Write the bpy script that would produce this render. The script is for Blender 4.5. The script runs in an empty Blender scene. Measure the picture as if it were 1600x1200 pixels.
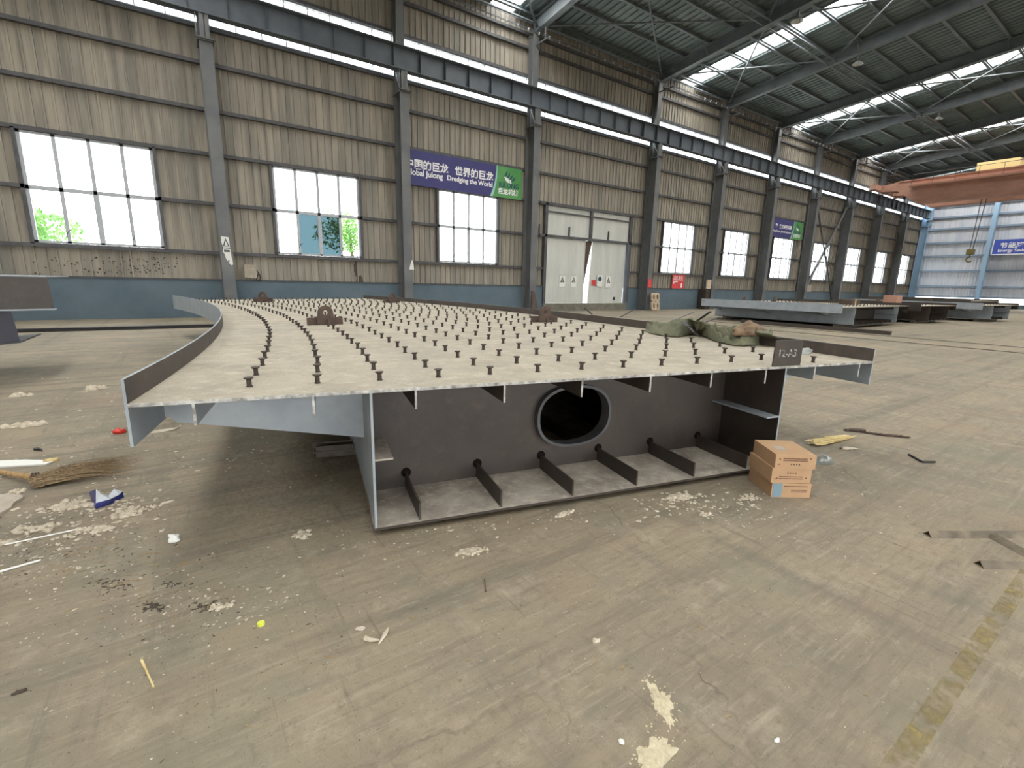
import bpy, math, random
from mathutils import Vector, Matrix, noise
PI = math.pi
R = math.radians
C = bpy.context.scene.collection
sc = bpy.context.scene

# ------------------------------------------------------------------ camera
FPX = 737.57                       # focal length in pixels of the 1600 px wide frame
YAW, PITCH, ROLL, EYE = R(34.5648), R(11.992), R(1.2935), 1.5
_F = Vector((math.sin(YAW)*math.cos(PITCH), math.cos(YAW)*math.cos(PITCH), -math.sin(PITCH)))
_R0 = Vector((math.cos(YAW), -math.sin(YAW), 0))
_U0 = _R0.cross(_F)
_R = _R0*math.cos(ROLL) + _U0*math.sin(ROLL)
_U = -_R0*math.sin(ROLL) + _U0*math.cos(ROLL)
cd = bpy.data.cameras.new('camera')
cd.sensor_width = 36.0
cd.lens = FPX/1600*36
cd.clip_start = 0.05
cd.clip_end = 500
cam = bpy.data.objects.new('camera', cd)
C.objects.link(cam)
m = Matrix((_R, _U, -_F)).transposed().to_4x4()
m.translation = Vector((0, 0, EYE))
cam.matrix_world = m
sc.camera = cam

# ------------------------------------------------------------------ sky, sun, exposure
w = bpy.data.worlds.new('sky')
sc.world = w
w.use_nodes = True
bg = w.node_tree.nodes['Background']
bg.inputs[0].default_value = (0.97, 0.985, 1.0, 1)
bg.inputs[1].default_value = 5.2
sc.view_settings.view_transform = 'Standard'
sc.view_settings.look = 'None'
sc.view_settings.gamma = 1
sc.view_settings.use_curve_mapping = False
sc.view_settings.exposure = 0.76
# daylight coming down through the translucent roof strips: one lamp under each strip and slope
SKY = [(13.05+14.15*k, 14.4+14.15*k) for k in range(-2, 5)]
for (a, b) in SKY:
    for (y0, y1) in ((21.0, -1.2), (-1.2, -13.8)):
        la = bpy.data.lights.new('roof_daylight', 'AREA'); la.shape = 'RECTANGLE'
        la.size = b-a-0.06; la.size_y = math.hypot(y0-y1, 0.094*(y0-y1)); la.color = (1.0, 0.965, 0.90)
        la.energy = 8.0*math.pi*la.size*la.size_y
        lo = bpy.data.objects.new('roof_daylight', la); C.objects.link(lo)
        ym = (y0+y1)/2; s_ = 1 if ym > -1 else -1
        zm = 13.42+0.094*(21.4-ym if ym > -1 else 21.4+ym+2)+0.82-0.03
        lo.location = ((a+b)/2, ym, zm); lo.rotation_euler = (-0.0937*s_, 0, 0)
sc.cycles.use_denoising = True
sc.cycles.max_bounces = 8
sc.cycles.diffuse_bounces = 5
sc.cycles.transparent_max_bounces = 12
sc.cycles.sample_clamp_indirect = 8

# ------------------------------------------------------------------ helpers
def ground(px, py, z=0.0):
    """where the line of sight through a point of the 1600x1200 frame meets the level z"""
    r = _R*(px-800) - _U*(py-600) + _F*FPX
    t = (z-EYE)/r.z
    return Vector((r.x*t, r.y*t, z))

def onwall(px, py, Y):
    r = _R*(px-800) - _U*(py-600) + _F*FPX
    t = Y/r.y
    return Vector((r.x*t, Y, EYE+r.z*t))

class MB:
    def __init__(s): s.v = []; s.f = []; s.sm = []
    def add(s, vs, fs, smooth=False):
        b = len(s.v); s.v += [tuple(v) for v in vs]
        for f in fs: s.f.append(tuple(i+b for i in f)); s.sm.append(smooth)
        return s
    def box(s, a, b):
        x0, x1 = sorted((a[0], b[0])); y0, y1 = sorted((a[1], b[1])); z0, z1 = sorted((a[2], b[2]))
        return s.hexa([(x0,y0,z0),(x1,y0,z0),(x1,y1,z0),(x0,y1,z0),(x0,y0,z1),(x1,y0,z1),(x1,y1,z1),(x0,y1,z1)])
    def hexa(s, p):
        return s.add(p, [(0,3,2,1),(4,5,6,7),(0,1,5,4),(1,2,6,5),(2,3,7,6),(3,0,4,7)])
    def obox(s, c, ux, uy, uz):
        c, ux, uy, uz = map(Vector, (c, ux, uy, uz))
        return s.hexa([c-ux-uy-uz, c+ux-uy-uz, c+ux+uy-uz, c-ux+uy-uz, c-ux-uy+uz, c+ux-uy+uz, c+ux+uy+uz, c-ux+uy+uz])
    def bar(s, a, b, wd, ht, up=(0,0,1)):
        a, b, up = Vector(a), Vector(b), Vector(up)
        d = b-a; sd = d.cross(up)
        if sd.length < 1e-6: sd = Vector((1,0,0))
        sd.normalize(); u2 = sd.cross(d).normalized()
        return s.obox((a+b)/2, d/2, sd*wd/2, u2*ht/2)
    def tube(s, a, b, r, n=10, r2=None, cap=True):
        a, b = Vector(a), Vector(b); d = (b-a).normalized()
        u = d.orthogonal().normalized(); v = d.cross(u); r2 = r if r2 is None else r2
        vs = []
        for k in range(n):
            t = 2*PI*k/n; o = u*math.cos(t)+v*math.sin(t)
            vs.append(a+o*r); vs.append(b+o*r2)
        fs = [(2*k, 2*((k+1)%n), 2*((k+1)%n)+1, 2*k+1) for k in range(n)]
        s.add(vs, fs, True)
        if cap:
            s.add([vs[2*k] for k in range(n)], [tuple(reversed(range(n)))])
            s.add([vs[2*k+1] for k in range(n)], [tuple(range(n))])
        return s
    def path(s, pts, r, n=8):
        pts = [Vector(p) for p in pts]; rings = []
        u = None
        for i, p in enumerate(pts):
            d = (pts[min(i+1, len(pts)-1)]-pts[max(i-1, 0)]).normalized()
            if u is None: u = d.orthogonal().normalized()
            else:
                u = u - d*u.dot(d)
                u = u.normalized() if u.length > 1e-6 else d.orthogonal().normalized()
            v = d.cross(u); rr = r[i] if isinstance(r, (list, tuple)) else r
            rings.append([p+(u*math.cos(2*PI*k/n)+v*math.sin(2*PI*k/n))*rr for k in range(n)])
        vs = [q for g in rings for q in g]
        fs = [(i*n+k, i*n+(k+1)%n, (i+1)*n+(k+1)%n, (i+1)*n+k) for i in range(len(pts)-1) for k in range(n)]
        s.add(vs, fs, True)
        s.add(rings[0], [tuple(reversed(range(n)))]); s.add(rings[-1], [tuple(range(n))])
        return s
    def prism(s, poly, off):
        """polygon (3d points) extruded by the vector off"""
        off = Vector(off); n = len(poly); a = [Vector(p) for p in poly]; b = [p+off for p in a]
        fs = [tuple(range(n)), tuple(reversed(range(n, 2*n)))] + [(k, n+k, n+(k+1)%n, (k+1)%n) for k in range(n)]
        return s.add(a+b, fs)
    def ringplate(s, outer, inner, off):
        """plate between two outlines with the same number of points, extruded by off"""
        off = Vector(off); n = len(outer)
        o = [Vector(p) for p in outer]; i = [Vector(p) for p in inner]
        vs = o + i + [p+off for p in o] + [p+off for p in i]; fs = []
        for k in range(n):
            j = (k+1) % n
            fs += [(k, j, n+j, n+k), (2*n+j, 2*n+k, 3*n+k, 3*n+j), (k, 2*n+k, 2*n+j, j), (n+k, n+j, 3*n+j, 3*n+k)]
        return s.add(vs, fs)
    def grid(s, rows, smooth=True):
        n = len(rows[0]); vs = [p for r in rows for p in r]
        fs = [(i*n+k, i*n+k+1, (i+1)*n+k+1, (i+1)*n+k) for i in range(len(rows)-1) for k in range(n-1)]
        return s.add(vs, fs, smooth)
    def build(s, name, mat, parent=None, solid=None, fix=False):
        me = bpy.data.meshes.new(name)
        me.from_pydata(s.v, [], s.f)
        me.materials.append(mat)
        me.polygons.foreach_set('use_smooth', s.sm)
        if fix:
            import bmesh
            bm = bmesh.new(); bm.from_mesh(me); bmesh.ops.recalc_face_normals(bm, faces=bm.faces); bm.to_mesh(me); bm.free()
        me.update()
        o = bpy.data.objects.new(name, me)
        C.objects.link(o)
        if parent is not None: o.parent = parent
        if solid:
            md = o.modifiers.new('thick', 'SOLIDIFY'); md.thickness = solid; md.offset = 0
        return o

def tag(o, label=None, cat=None, group=None, kind=None):
    if label: o['label'] = label
    if cat: o['category'] = cat
    if group: o['group'] = group
    if kind: o['kind'] = kind
    return o

def thing(name, label, cat, loc=(0,0,0), rotz=0, group=None, kind=None):
    o = bpy.data.objects.new(name, None); C.objects.link(o)
    o.location = loc; o.rotation_euler = (0, 0, rotz)
    o.empty_display_size = 0.2
    return tag(o, label, cat, group, kind)

def dup(root, loc=None, rotz=None, label=None, group=None):
    def cp(o, par):
        c = o.copy(); C.objects.link(c)
        if par is not None:
            c.parent = par; c.matrix_parent_inverse = o.matrix_parent_inverse.copy()
        for ch in kids.get(o.name, []): cp(ch, c)
        return c
    kids = {}
    for o in bpy.data.objects:
        if o.parent is not None: kids.setdefault(o.parent.name, []).append(o)
    c = cp(root, None)
    if loc is not None: c.location = loc
    if rotz is not None: c.rotation_euler.z = rotz
    if label: c['label'] = label
    if group: c['group'] = group
    return c

# ------------------------------------------------------------------ materials
def mat(name, col, rough=0.7, metal=0.0, var=0.0, scale=6.0, col2=None, bump=0.0, bscale=40.0, stretch=(1,1,1), spec=0.5, thr=(0.35, 0.65), extra=None):
    mt = bpy.data.materials.new(name); mt.use_nodes = True
    nt = mt.node_tree; b = nt.nodes['Principled BSDF']
    b.inputs['Roughness'].default_value = rough
    b.inputs['Metallic'].default_value = metal
    b.inputs['Specular IOR Level'].default_value = spec
    c4 = (*col, 1)
    b.inputs['Base Color'].default_value = c4
    tc = nt.nodes.new('ShaderNodeTexCoord'); mp = nt.nodes.new('ShaderNodeMapping')
    mp.inputs['Scale'].default_value = stretch
    nt.links.new(tc.outputs['Object'], mp.inputs['Vector'])
    last = None
    if var > 0 or col2:
        nz = nt.nodes.new('ShaderNodeTexNoise'); nz.inputs['Scale'].default_value = scale
        nz.inputs['Detail'].default_value = 6; nz.inputs['Roughness'].default_value = 0.62
        nt.links.new(mp.outputs[0], nz.inputs['Vector'])
        rp = nt.nodes.new('ShaderNodeValToRGB')
        e = rp.color_ramp.elements
        e[0].position, e[1].position = thr
        if col2 is None: col2 = tuple(c*(1-var) for c in col)
        e[0].color = (*col2, 1); e[1].color = c4
        nt.links.new(nz.outputs['Fac'], rp.inputs['Fac'])
        last = rp.outputs['Color']
    if extra:
        for (esc, ecol, lo, hi, amt) in extra:      # further layers: scale, colour, band, amount
            nz = nt.nodes.new('ShaderNodeTexNoise'); nz.inputs['Scale'].default_value = esc
            nz.inputs['Detail'].default_value = 5; nz.inputs['Roughness'].default_value = 0.65
            nt.links.new(mp.outputs[0], nz.inputs['Vector'])
            mr = nt.nodes.new('ShaderNodeMapRange'); mr.inputs[1].default_value = lo; mr.inputs[2].default_value = hi
            mr.inputs[3].default_value = 0; mr.inputs[4].default_value = amt
            nt.links.new(nz.outputs['Fac'], mr.inputs[0])
            mx = nt.nodes.new('ShaderNodeMix'); mx.data_type = 'RGBA'
            nt.links.new(mr.outputs[0], mx.inputs[0])
            if last: nt.links.new(last, mx.inputs[6])
            else: mx.inputs[6].default_value = c4
            mx.inputs[7].default_value = (*ecol, 1)
            last = mx.outputs[2]
    if last: nt.links.new(last, b.inputs['Base Color'])
    if bump > 0:
        n2 = nt.nodes.new('ShaderNodeTexNoise'); n2.inputs['Scale'].default_value = bscale; n2.inputs['Detail'].default_value = 4
        nt.links.new(mp.outputs[0], n2.inputs['Vector'])
        bp = nt.nodes.new('ShaderNodeBump'); bp.inputs['Strength'].default_value = bump; bp.inputs['Distance'].default_value = 0.02
        nt.links.new(n2.outputs['Fac'], bp.inputs['Height']); nt.links.new(bp.outputs[0], b.inputs['Normal'])
    return mt

def srgb(r, g, b):
    f = lambda c: ((c/255+0.055)/1.055)**2.4 if c > 10 else c/255/12.92
    return (f(r), f(g), f(b))

M = {}
M['floor'] = mat('dusty_concrete', srgb(150,137,114), 0.85, scale=0.45, col2=srgb(124,115,98), bump=0.5, bscale=18, extra=[
    (1.7, srgb(116,113,100), 0.50, 0.66, 0.5), (0.9, srgb(156,134,112), 0.55, 0.72, 0.35), (5.5, srgb(172,162,142), 0.56, 0.74, 0.4),
    (28, srgb(92,86,76), 0.60, 0.72, 0.65), (75, srgb(205,198,182), 0.66, 0.74, 0.6)])
M['deck'] = mat('dusty_deck_plate', srgb(176,168,150), 0.9, scale=2.2, col2=srgb(155,147,131), bump=0.25, bscale=60, extra=[
    (8, srgb(200,190,172), 0.5, 0.7, 0.5), (60, srgb(112,104,92), 0.56, 0.70, 0.7), (0.8, srgb(158,154,146), 0.5, 0.7, 0.4), (22, srgb(140,131,116), 0.56, 0.72, 0.4)])
M['trough'] = mat('dusty_bottom_plate', srgb(182,174,160), 0.9, scale=4, col2=srgb(140,130,120), bump=0.4, bscale=45, extra=[
    (14, srgb(205,198,184), 0.52, 0.7, 0.6), (50, srgb(95,84,78), 0.60, 0.72, 0.6)])
M['primer'] = mat('grey_primer', srgb(158,165,169), 0.55, scale=3, col2=srgb(140,148,154), bump=0.05, extra=[(18, srgb(140,142,140), 0.6, 0.75, 0.4)])
M['darksteel'] = mat('dark_mill_steel', srgb(66,58,51), 0.5, scale=2.5, col2=srgb(54,48,43), bump=0.08, bscale=30, extra=[(9, srgb(88,74,62), 0.55, 0.72, 0.4)])
M['rust'] = mat('brown_rusty_steel', srgb(92,74,62), 0.75, scale=7, col2=srgb(66,54,48), bump=0.15, extra=[(22, srgb(124,104,88), 0.58, 0.74, 0.5)])
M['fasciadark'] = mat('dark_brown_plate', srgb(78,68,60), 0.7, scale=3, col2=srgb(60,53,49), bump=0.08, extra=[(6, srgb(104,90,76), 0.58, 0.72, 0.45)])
M['edge'] = mat('scuffed_plate_edge', srgb(196,196,190), 0.6, scale=20, col2=srgb(120,116,110))
M['stud'] = mat('stud_steel', srgb(70,60,50), 0.6, scale=60, col2=srgb(46,40,36))
M['weld'] = mat('weld_line', srgb(128,120,108), 0.8)
M['column'] = mat('grey_column_paint', srgb(112,113,113), 0.5, scale=1.2, col2=srgb(94,97,99), bump=0.03, extra=[(4, srgb(120,112,104), 0.6, 0.75, 0.35)])
M['girt'] = mat('dark_purlin_steel', srgb(88,88,90), 0.6, scale=3, col2=srgb(68,68,70))
M['beam'] = mat('blue_grey_beam_paint', srgb(96,104,112), 0.5, scale=1.5, col2=srgb(82,90,98))
M['rafter'] = mat('rafter_paint', srgb(104,112,116), 0.5, scale=1.5, col2=srgb(88,96,100))
M['roof'] = mat('roof_sheet', srgb(118,130,130), 0.6, scale=0.6, col2=srgb(96,108,110), stretch=(1,0.2,1))
M['dado'] = mat('blue_painted_masonry', srgb(98,114,124), 0.75, scale=0.8, col2=srgb(84,102,112), bump=0.08, bscale=8, extra=[(3, srgb(100,106,104), 0.56, 0.75, 0.5)])
M['plinth'] = mat('dirty_concrete_sill', srgb(132,128,114), 0.9, scale=2.5, col2=srgb(104,102,92), bump=0.2)
M['frame'] = mat('grey_window_frame', srgb(180,184,190), 0.5)
M['doorwhite'] = mat('off_white_door_panel', srgb(206,206,198), 0.6, scale=0.8, col2=srgb(190,192,186), stretch=(3,3,0.6), extra=[(3, srgb(160,160,150), 0.6, 0.78, 0.4)])
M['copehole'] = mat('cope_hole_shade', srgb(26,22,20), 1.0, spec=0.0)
M['bluesteel'] = mat('dark_blue_grey_steel', srgb(62,62,78), 0.5, scale=2, col2=srgb(50,50,64))
M['anglesteel'] = mat('dusty_angle_steel', srgb(130,119,100), 0.7, scale=9, col2=srgb(92,84,72), bump=0.1)
M['blackiron'] = mat('black_iron', srgb(40,38,38), 0.6, scale=10, col2=srgb(28,26,26))
M['orange'] = mat('faded_orange_crane_paint', srgb(178,134,114), 0.6, scale=0.7, col2=srgb(156,116,98), stretch=(1,1,3))
M['endwall'] = mat('glare_tinted_end_sheet', srgb(206,208,212), 0.6, scale=0.7, col2=srgb(188,194,204), stretch=(1,3,0.25))  # bluish glare of the far end painted into the sheet colour
M['endgirt'] = mat('glare_tinted_girt', srgb(132,150,170), 0.6)  # girt colour carries the same painted glare tint
M['endcol'] = mat('glare_tinted_column', srgb(150,180,206), 0.5)  # column colour lightened and blued to imitate the glare
M['tarp'] = mat('olive_canvas', srgb(116,116,92), 0.85, scale=5, col2=srgb(92,94,74), bump=0.2, bscale=120)
M['rag'] = mat('brown_cloth', srgb(138,116,92), 0.9, scale=9, col2=srgb(104,86,68), bump=0.3)
M['carton'] = mat('brown_cardboard', srgb(190,156,120), 0.8, scale=3, col2=srgb(176,142,108), bump=0.05)
M['cartonside'] = M['carton']
M['print'] = mat('dark_carton_print', srgb(96,62,50), 0.8)
M['bluelabel'] = mat('blue_grey_label', srgb(120,146,156), 0.7)
M['white'] = mat('white_paint', srgb(238,238,238), 0.5)
M['signwhite'] = mat('white_sign_board', srgb(226,226,220), 0.5)
M['signblue'] = mat('deep_blue_banner', srgb(62,60,118), 0.55, scale=1.5, col2=srgb(54,54,108))
M['signgreen'] = mat('green_banner', srgb(70,140,74), 0.55, scale=1, col2=srgb(92,156,90))
M['signedge'] = mat('pale_green_arc', srgb(150,200,190), 0.5)
M['logodark'] = mat('dark_teal_logo', srgb(26,74,86), 0.5)
M['endblue'] = mat('bright_blue_banner', srgb(62,84,176), 0.5)
M['red'] = mat('red_plastic', srgb(206,60,48), 0.4)
M['signred'] = mat('red_sign_board', srgb(206,58,62), 0.5, scale=12, col2=srgb(220,90,88))
M['lint'] = mat('white_lint', srgb(206,196,176), 0.95, scale=30, col2=srgb(178,166,146), bump=0.5, bscale=80)
M['grit'] = mat('dark_grit', srgb(70,62,52), 0.9)
M['straw'] = mat('dry_straw', srgb(176,146,98), 0.8, scale=40, col2=srgb(128,100,66))
M['twig'] = mat('brown_broom_twig', srgb(164,140,106), 0.8, scale=60, col2=srgb(112,94,70))
M['wood'] = mat('weathered_timber', srgb(120,110,94), 0.85, scale=6, col2=srgb(90,82,70), stretch=(1,6,6))
M['woodshade'] = mat('shaded_weathered_timber', srgb(96,88,78), 0.85, scale=6, col2=srgb(70,64,58))  # timber tone darkened to paint in the shade under the deck
M['cream'] = mat('cream_paper', srgb(222,204,150), 0.85, scale=20, col2=srgb(196,172,116), bump=0.3)
M['yellow'] = mat('yellow_green_plastic', srgb(214,222,84), 0.4)
M['bluefoil'] = mat('blue_foil_wrapper', srgb(42,46,112), 0.3, scale=25, col2=srgb(30,34,84))
M['plateslab'] = mat('pale_slab', srgb(178,168,152), 0.85, scale=8, col2=srgb(158,148,134), bump=0.1)
M['powder'] = mat('white_powder', srgb(214,204,174), 0.95, scale=30, col2=srgb(178,166,138), bump=0.4, bscale=90)
M['leaf'] = mat('tree_leaf', srgb(150,196,110), 0.6, scale=2, col2=srgb(110,166,90))
M['bark'] = mat('tree_bark', srgb(110,96,80), 0.9)
M['outside'] = mat('outside_ground', srgb(200,198,190), 0.9, scale=0.5, col2=srgb(180,180,170))
M['rail'] = mat('floor_rail_steel', srgb(120,112,96), 0.6, scale=4, col2=srgb(92,84,74))
M['glasslamp'] = mat('lamp_reflector', srgb(190,196,196), 0.25, metal=0.6)
M['brick'] = mat('pale_clay', srgb(206,190,166), 0.85, scale=8, col2=srgb(188,166,140))
M['hookiron'] = mat('yellow_black_hook', srgb(120,108,60), 0.6)
M['chalk'] = mat('chalk_stroke', srgb(200,200,200), 0.9, scale=26, col2=srgb(80,76,72), thr=(0.42,0.58))
M['wire'] = mat('dark_wire', srgb(58,62,70), 0.5)

def floordetail(mt):
    """cracks, wheel tracks and scratches over the concrete"""
    nt = mt.node_tree; b = nt.nodes['Principled BSDF']; N = nt.nodes.new; L = nt.links.new
    src = b.inputs['Base Color'].links[0].from_socket
    tc = N('ShaderNodeTexCoord')
    def layer(src, fac, col):
        mx = N('ShaderNodeMix'); mx.data_type = 'RGBA'; L(fac, mx.inputs[0]); L(src, mx.inputs[6]); mx.inputs[7].default_value = (*col, 1); return mx.outputs[2]
    def mapr(x, a, b_, c, d):
        m = N('ShaderNodeMapRange'); L(x, m.inputs[0]); m.inputs[1].default_value = a; m.inputs[2].default_value = b_; m.inputs[3].default_value = c; m.inputs[4].default_value = d; return m.outputs[0]
    def nz(scale, stretch, rot, detail=5, rough=0.6):
        mp = N('ShaderNodeMapping'); mp.inputs['Rotation'].default_value = (0, 0, rot); mp.inputs['Scale'].default_value = stretch
        L(tc.outputs['Object'], mp.inputs[0]); n = N('ShaderNodeTexNoise'); n.inputs['Scale'].default_value = scale; n.inputs['Detail'].default_value = detail; n.inputs['Roughness'].default_value = rough
        L(mp.outputs[0], n.inputs['Vector']); return n.outputs['Fac']
    def mul(a, b_):
        m = N('ShaderNodeMath'); m.operation = 'MULTIPLY'; L(a, m.inputs[0]); L(b_, m.inputs[1]); return m.outputs[0]
    # long wheel tracks in two directions
    src = layer(src, mapr(nz(1.3, (0.12, 2.4, 1), 0.25), 0.52, 0.66, 0, 0.5), srgb(92,87,77))
    src = layer(src, mapr(nz(1.6, (2.6, 0.1, 1), -0.1), 0.54, 0.68, 0, 0.42), srgb(98,92,82))
    src = layer(src, mapr(nz(5, (0.15, 3.0, 1), 0.9), 0.60, 0.72, 0, 0.3), srgb(180,170,150))
    src = layer(src, mapr(nz(7, (3.0, 0.2, 1), 0.45), 0.62, 0.70, 0, 0.45), srgb(92,84,74))
    src = layer(src, mapr(nz(4.5, (0.5, 5.0, 1), 0.15, 6, 0.7), 0.50, 0.68, 0, 0.45), srgb(98,90,77))
    src = layer(src, mapr(nz(9, (0.6, 4.0, 1), 0.35, 6, 0.7), 0.55, 0.70, 0, 0.35), srgb(178,166,144))
    # hairline cracks
    dn = N('ShaderNodeTexNoise'); dn.inputs['Scale'].default_value = 2.2; dn.inputs['Detail'].default_value = 5; L(tc.outputs['Object'], dn.inputs['Vector'])
    va = N('ShaderNodeVectorMath'); va.operation = 'MULTIPLY_ADD'; va.inputs[1].default_value = (0.5, 0.5, 0.5); L(dn.outputs['Color'], va.inputs[0]); L(tc.outputs['Object'], va.inputs[2])
    vo = N('ShaderNodeTexVoronoi'); vo.feature = 'DISTANCE_TO_EDGE'; vo.inputs['Scale'].default_value = 0.42; L(va.outputs[0], vo.inputs['Vector'])
    src = layer(src, mul(mapr(vo.outputs['Distance'], 0.0008, 0.0032, 0.6, 0), mapr(nz(0.8, (1, 1, 1), 0.0), 0.47, 0.6, 0, 1)), srgb(84,74,64))
    # blotches: worn pinkish and greenish patches, pale dust
    src = layer(src, mapr(nz(0.55, (1, 1, 1), 1.0), 0.54, 0.66, 0, 0.4), srgb(118,120,100))
    src = layer(src, mapr(nz(0.9, (1, 1, 1), 4.0), 0.53, 0.66, 0, 0.22), srgb(150,122,100))
    src = layer(src, mapr(nz(3.4, (1, 1, 1), 2.0, 8, 0.7), 0.55, 0.68, 0, 0.25), srgb(188,176,154))
    src = layer(src, mapr(nz(16, (1, 1, 1), 0.3, 8, 0.75), 0.56, 0.66, 0, 0.55), srgb(110,98,82))
    src = layer(src, mapr(nz(120, (1, 1, 1), 0.3, 3, 0.6), 0.62, 0.70, 0, 0.6), srgb(78,68,56))
    L(src, b.inputs['Base Color'])
floordetail(M['floor'])

def wallmat():
    """beige profiled sheet: long vertical dirt runs, sheet to sheet differences"""
    mt = mat('beige_wall_sheet', srgb(166,158,144), 0.65, scale=1.1, col2=srgb(130,125,116), stretch=(3.2,3.2,0.22), thr=(0.38,0.62), extra=[
        (0.7, srgb(126,128,122), 0.52, 0.68, 0.55), (2.4, srgb(184,168,138), 0.55, 0.72, 0.4), (5, srgb(110,102,92), 0.60, 0.74, 0.5)])
    return mt
M['wall'] = wallmat()
M['wall'].node_tree.nodes['Principled BSDF'].inputs['Specular IOR Level'].default_value = 0.3

def glassmat(name, tint, refl, veil=0.0):
    mt = bpy.data.materials.new(name); mt.use_nodes = True; nt = mt.node_tree; nt.nodes.clear()
    out = nt.nodes.new('ShaderNodeOutputMaterial'); tr = nt.nodes.new('ShaderNodeBsdfTransparent'); tr.inputs[0].default_value = (*tint, 1)
    gl = nt.nodes.new('ShaderNodeBsdfGlossy'); gl.inputs['Roughness'].default_value = 0.05
    mx = nt.nodes.new('ShaderNodeMixShader'); mx.inputs[0].default_value = refl
    nt.links.new(tr.outputs[0], mx.inputs[1]); nt.links.new(gl.outputs[0], mx.inputs[2])
    last = mx.outputs[0]
    if veil:
        tl = nt.nodes.new('ShaderNodeBsdfTranslucent'); tl.inputs[0].default_value = (*[min(1, t) for t in tint], 1)
        m2 = nt.nodes.new('ShaderNodeMixShader'); m2.inputs[0].default_value = veil
        nt.links.new(last, m2.inputs[1]); nt.links.new(tl.outputs[0], m2.inputs[2]); last = m2.outputs[0]
    nt.links.new(last, out.inputs[0]); return mt
M['glass'] = glassmat('window_glass', (0.96, 0.98, 0.98), 0.05)
M['tintglass'] = glassmat('cyan_window_glass', (0.16, 0.22, 0.24), 0.08)
M['strip'] = glassmat('translucent_daylight_sheet', (0.95, 0.97, 0.98), 0.02, 0.12)
M['clearfilm'] = glassmat('clear_plastic_film', (0.86, 0.9, 0.9), 0.3, 0.5)

# ------------------------------------------------------------------ the hall shell
YW = 21.55                    # inner face of the long wall
X0, XE = -27.0, 74.0
COLX = [1.44 + 7*k for k in range(-4, 3)] + [24.78 + 7*k for k in range(0, 8)]
COLX = [x for x in COLX]                                    # -26.56 ... 15.44, 24.78 ... 73.78
WINX = [1.86-5.6-7*k for k in (3, 2, 1)] + [-3.75, 3.26, 10.30] + [26.68 + 7*k for k in range(7)]
WINW, WZ0, WZ1 = 3.34, 2.46, 5.76
DX0, DX1, DZ0, DZ1 = 16.80, 23.35, 0.45, 5.72
SZ0, SZ1 = 10.02, 11.60
EAVE = 14.2

tag(MB().box((X0-6, -34, -0.3), (XE+0.3, YW+0.3, 0)).build('floor', M['floor']), 'dusty littered concrete factory floor', 'floor', kind='structure')
tag(MB().box((-60, YW+0.35, -0.5), (140, 90, -0.06)).box((XE+0.35, -60, -0.5), (140, YW+0.35, -0.06)).build('ground_outside', M['outside']), 'pale ground outside the building', 'ground', kind='structure')

def sheet(mb, x0, x1, z0, z1, Y, per=0.27, d=0.045):
    """trapezoid-profiled cladding between x0..x1, ribs standing towards -Y"""
    prof = [(0, 0), (0.19, 0), (0.197, -d), (0.243, -d), (0.25, 0), (0.27, 0)]
    xs = []
    k = math.floor(x0/per)
    while k*per < x1:
        for (dx, dy) in prof[:-1]:
            x = k*per+dx*per/0.27
            if x0 < x < x1: xs.append((x, dy))
        k += 1
    def at(x):
        t = (x/per-math.floor(x/per))*0.27
        for (a, b) in zip(prof[:-1], prof[1:]):
            if a[0] <= t <= b[0]:
                return a[1]+(b[1]-a[1])*(t-a[0])/(b[0]-a[0])
        return 0
    xs = [(x0, at(x0))] + xs + [(x1, at(x1))]
    mb.grid([[(x, Y+dy, z0) for x, dy in xs], [(x, Y+dy, z1) for x, dy in xs]], smooth=False)

wall = thing('wall_back', 'long beige profiled-sheet factory wall', 'wall', kind='structure')
mb = MB()
cuts = sorted([(x, x+WINW) for x in WINX] + [(DX0, DX1)])
x = X0
for (a, b) in cuts:
    sheet(mb, x, a, 1.38, SZ0, YW)
    if a == DX0: sheet(mb, a, b, DZ1, SZ0, YW)
    else:
        sheet(mb, a, b, 1.38, WZ0, YW); sheet(mb, a, b, WZ1, SZ0, YW)
    x = b
sheet(mb, x, XE, 1.38, SZ0, YW)
sheet(mb, X0, XE, SZ1, EAVE+0.25, YW)
mb.build('cladding', M['wall'], wall)
mb = MB()                                                    # outer skin that keeps the daylight out
x = X0
for (a, b) in cuts:
    mb.box((x, YW+0.06, 1.38), (a, YW+0.1, SZ0))
    if a == DX0: mb.box((a, YW+0.06, DZ1), (b, YW+0.1, SZ0))
    else: mb.box((a, YW+0.06, 1.38), (b, YW+0.1, WZ0)); mb.box((a, YW+0.06, WZ1), (b, YW+0.1, SZ0))
    x = b
mb.box((x, YW+0.06, 1.38), (XE, YW+0.1, SZ0)); mb.box((X0, YW+0.06, SZ1), (XE, YW+0.1, EAVE+0.4))
mb.build('outer_skin', M['wall'], wall)
mb = MB(); mb.box((X0, 21.38, 0), (DX0-0.1, YW+0.12, 1.38)); mb.box((DX1+0.1, 21.38, 0), (XE, YW+0.12, 1.38))
mb.build('dado', M['dado'], wall)
mb = MB(); mb.box((X0, 21.34, 1.38), (DX0-0.1, YW, 1.43)); mb.box((DX1+0.1, 21.34, 1.38), (XE, YW, 1.43))
mb.build('dado_cap', M['girt'], wall)
tag(MB().box((DX0-0.12, 21.25, 0), (DX1+0.12, YW+0.4, DZ0)).build('door_sill', M['plinth'], wall))
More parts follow.
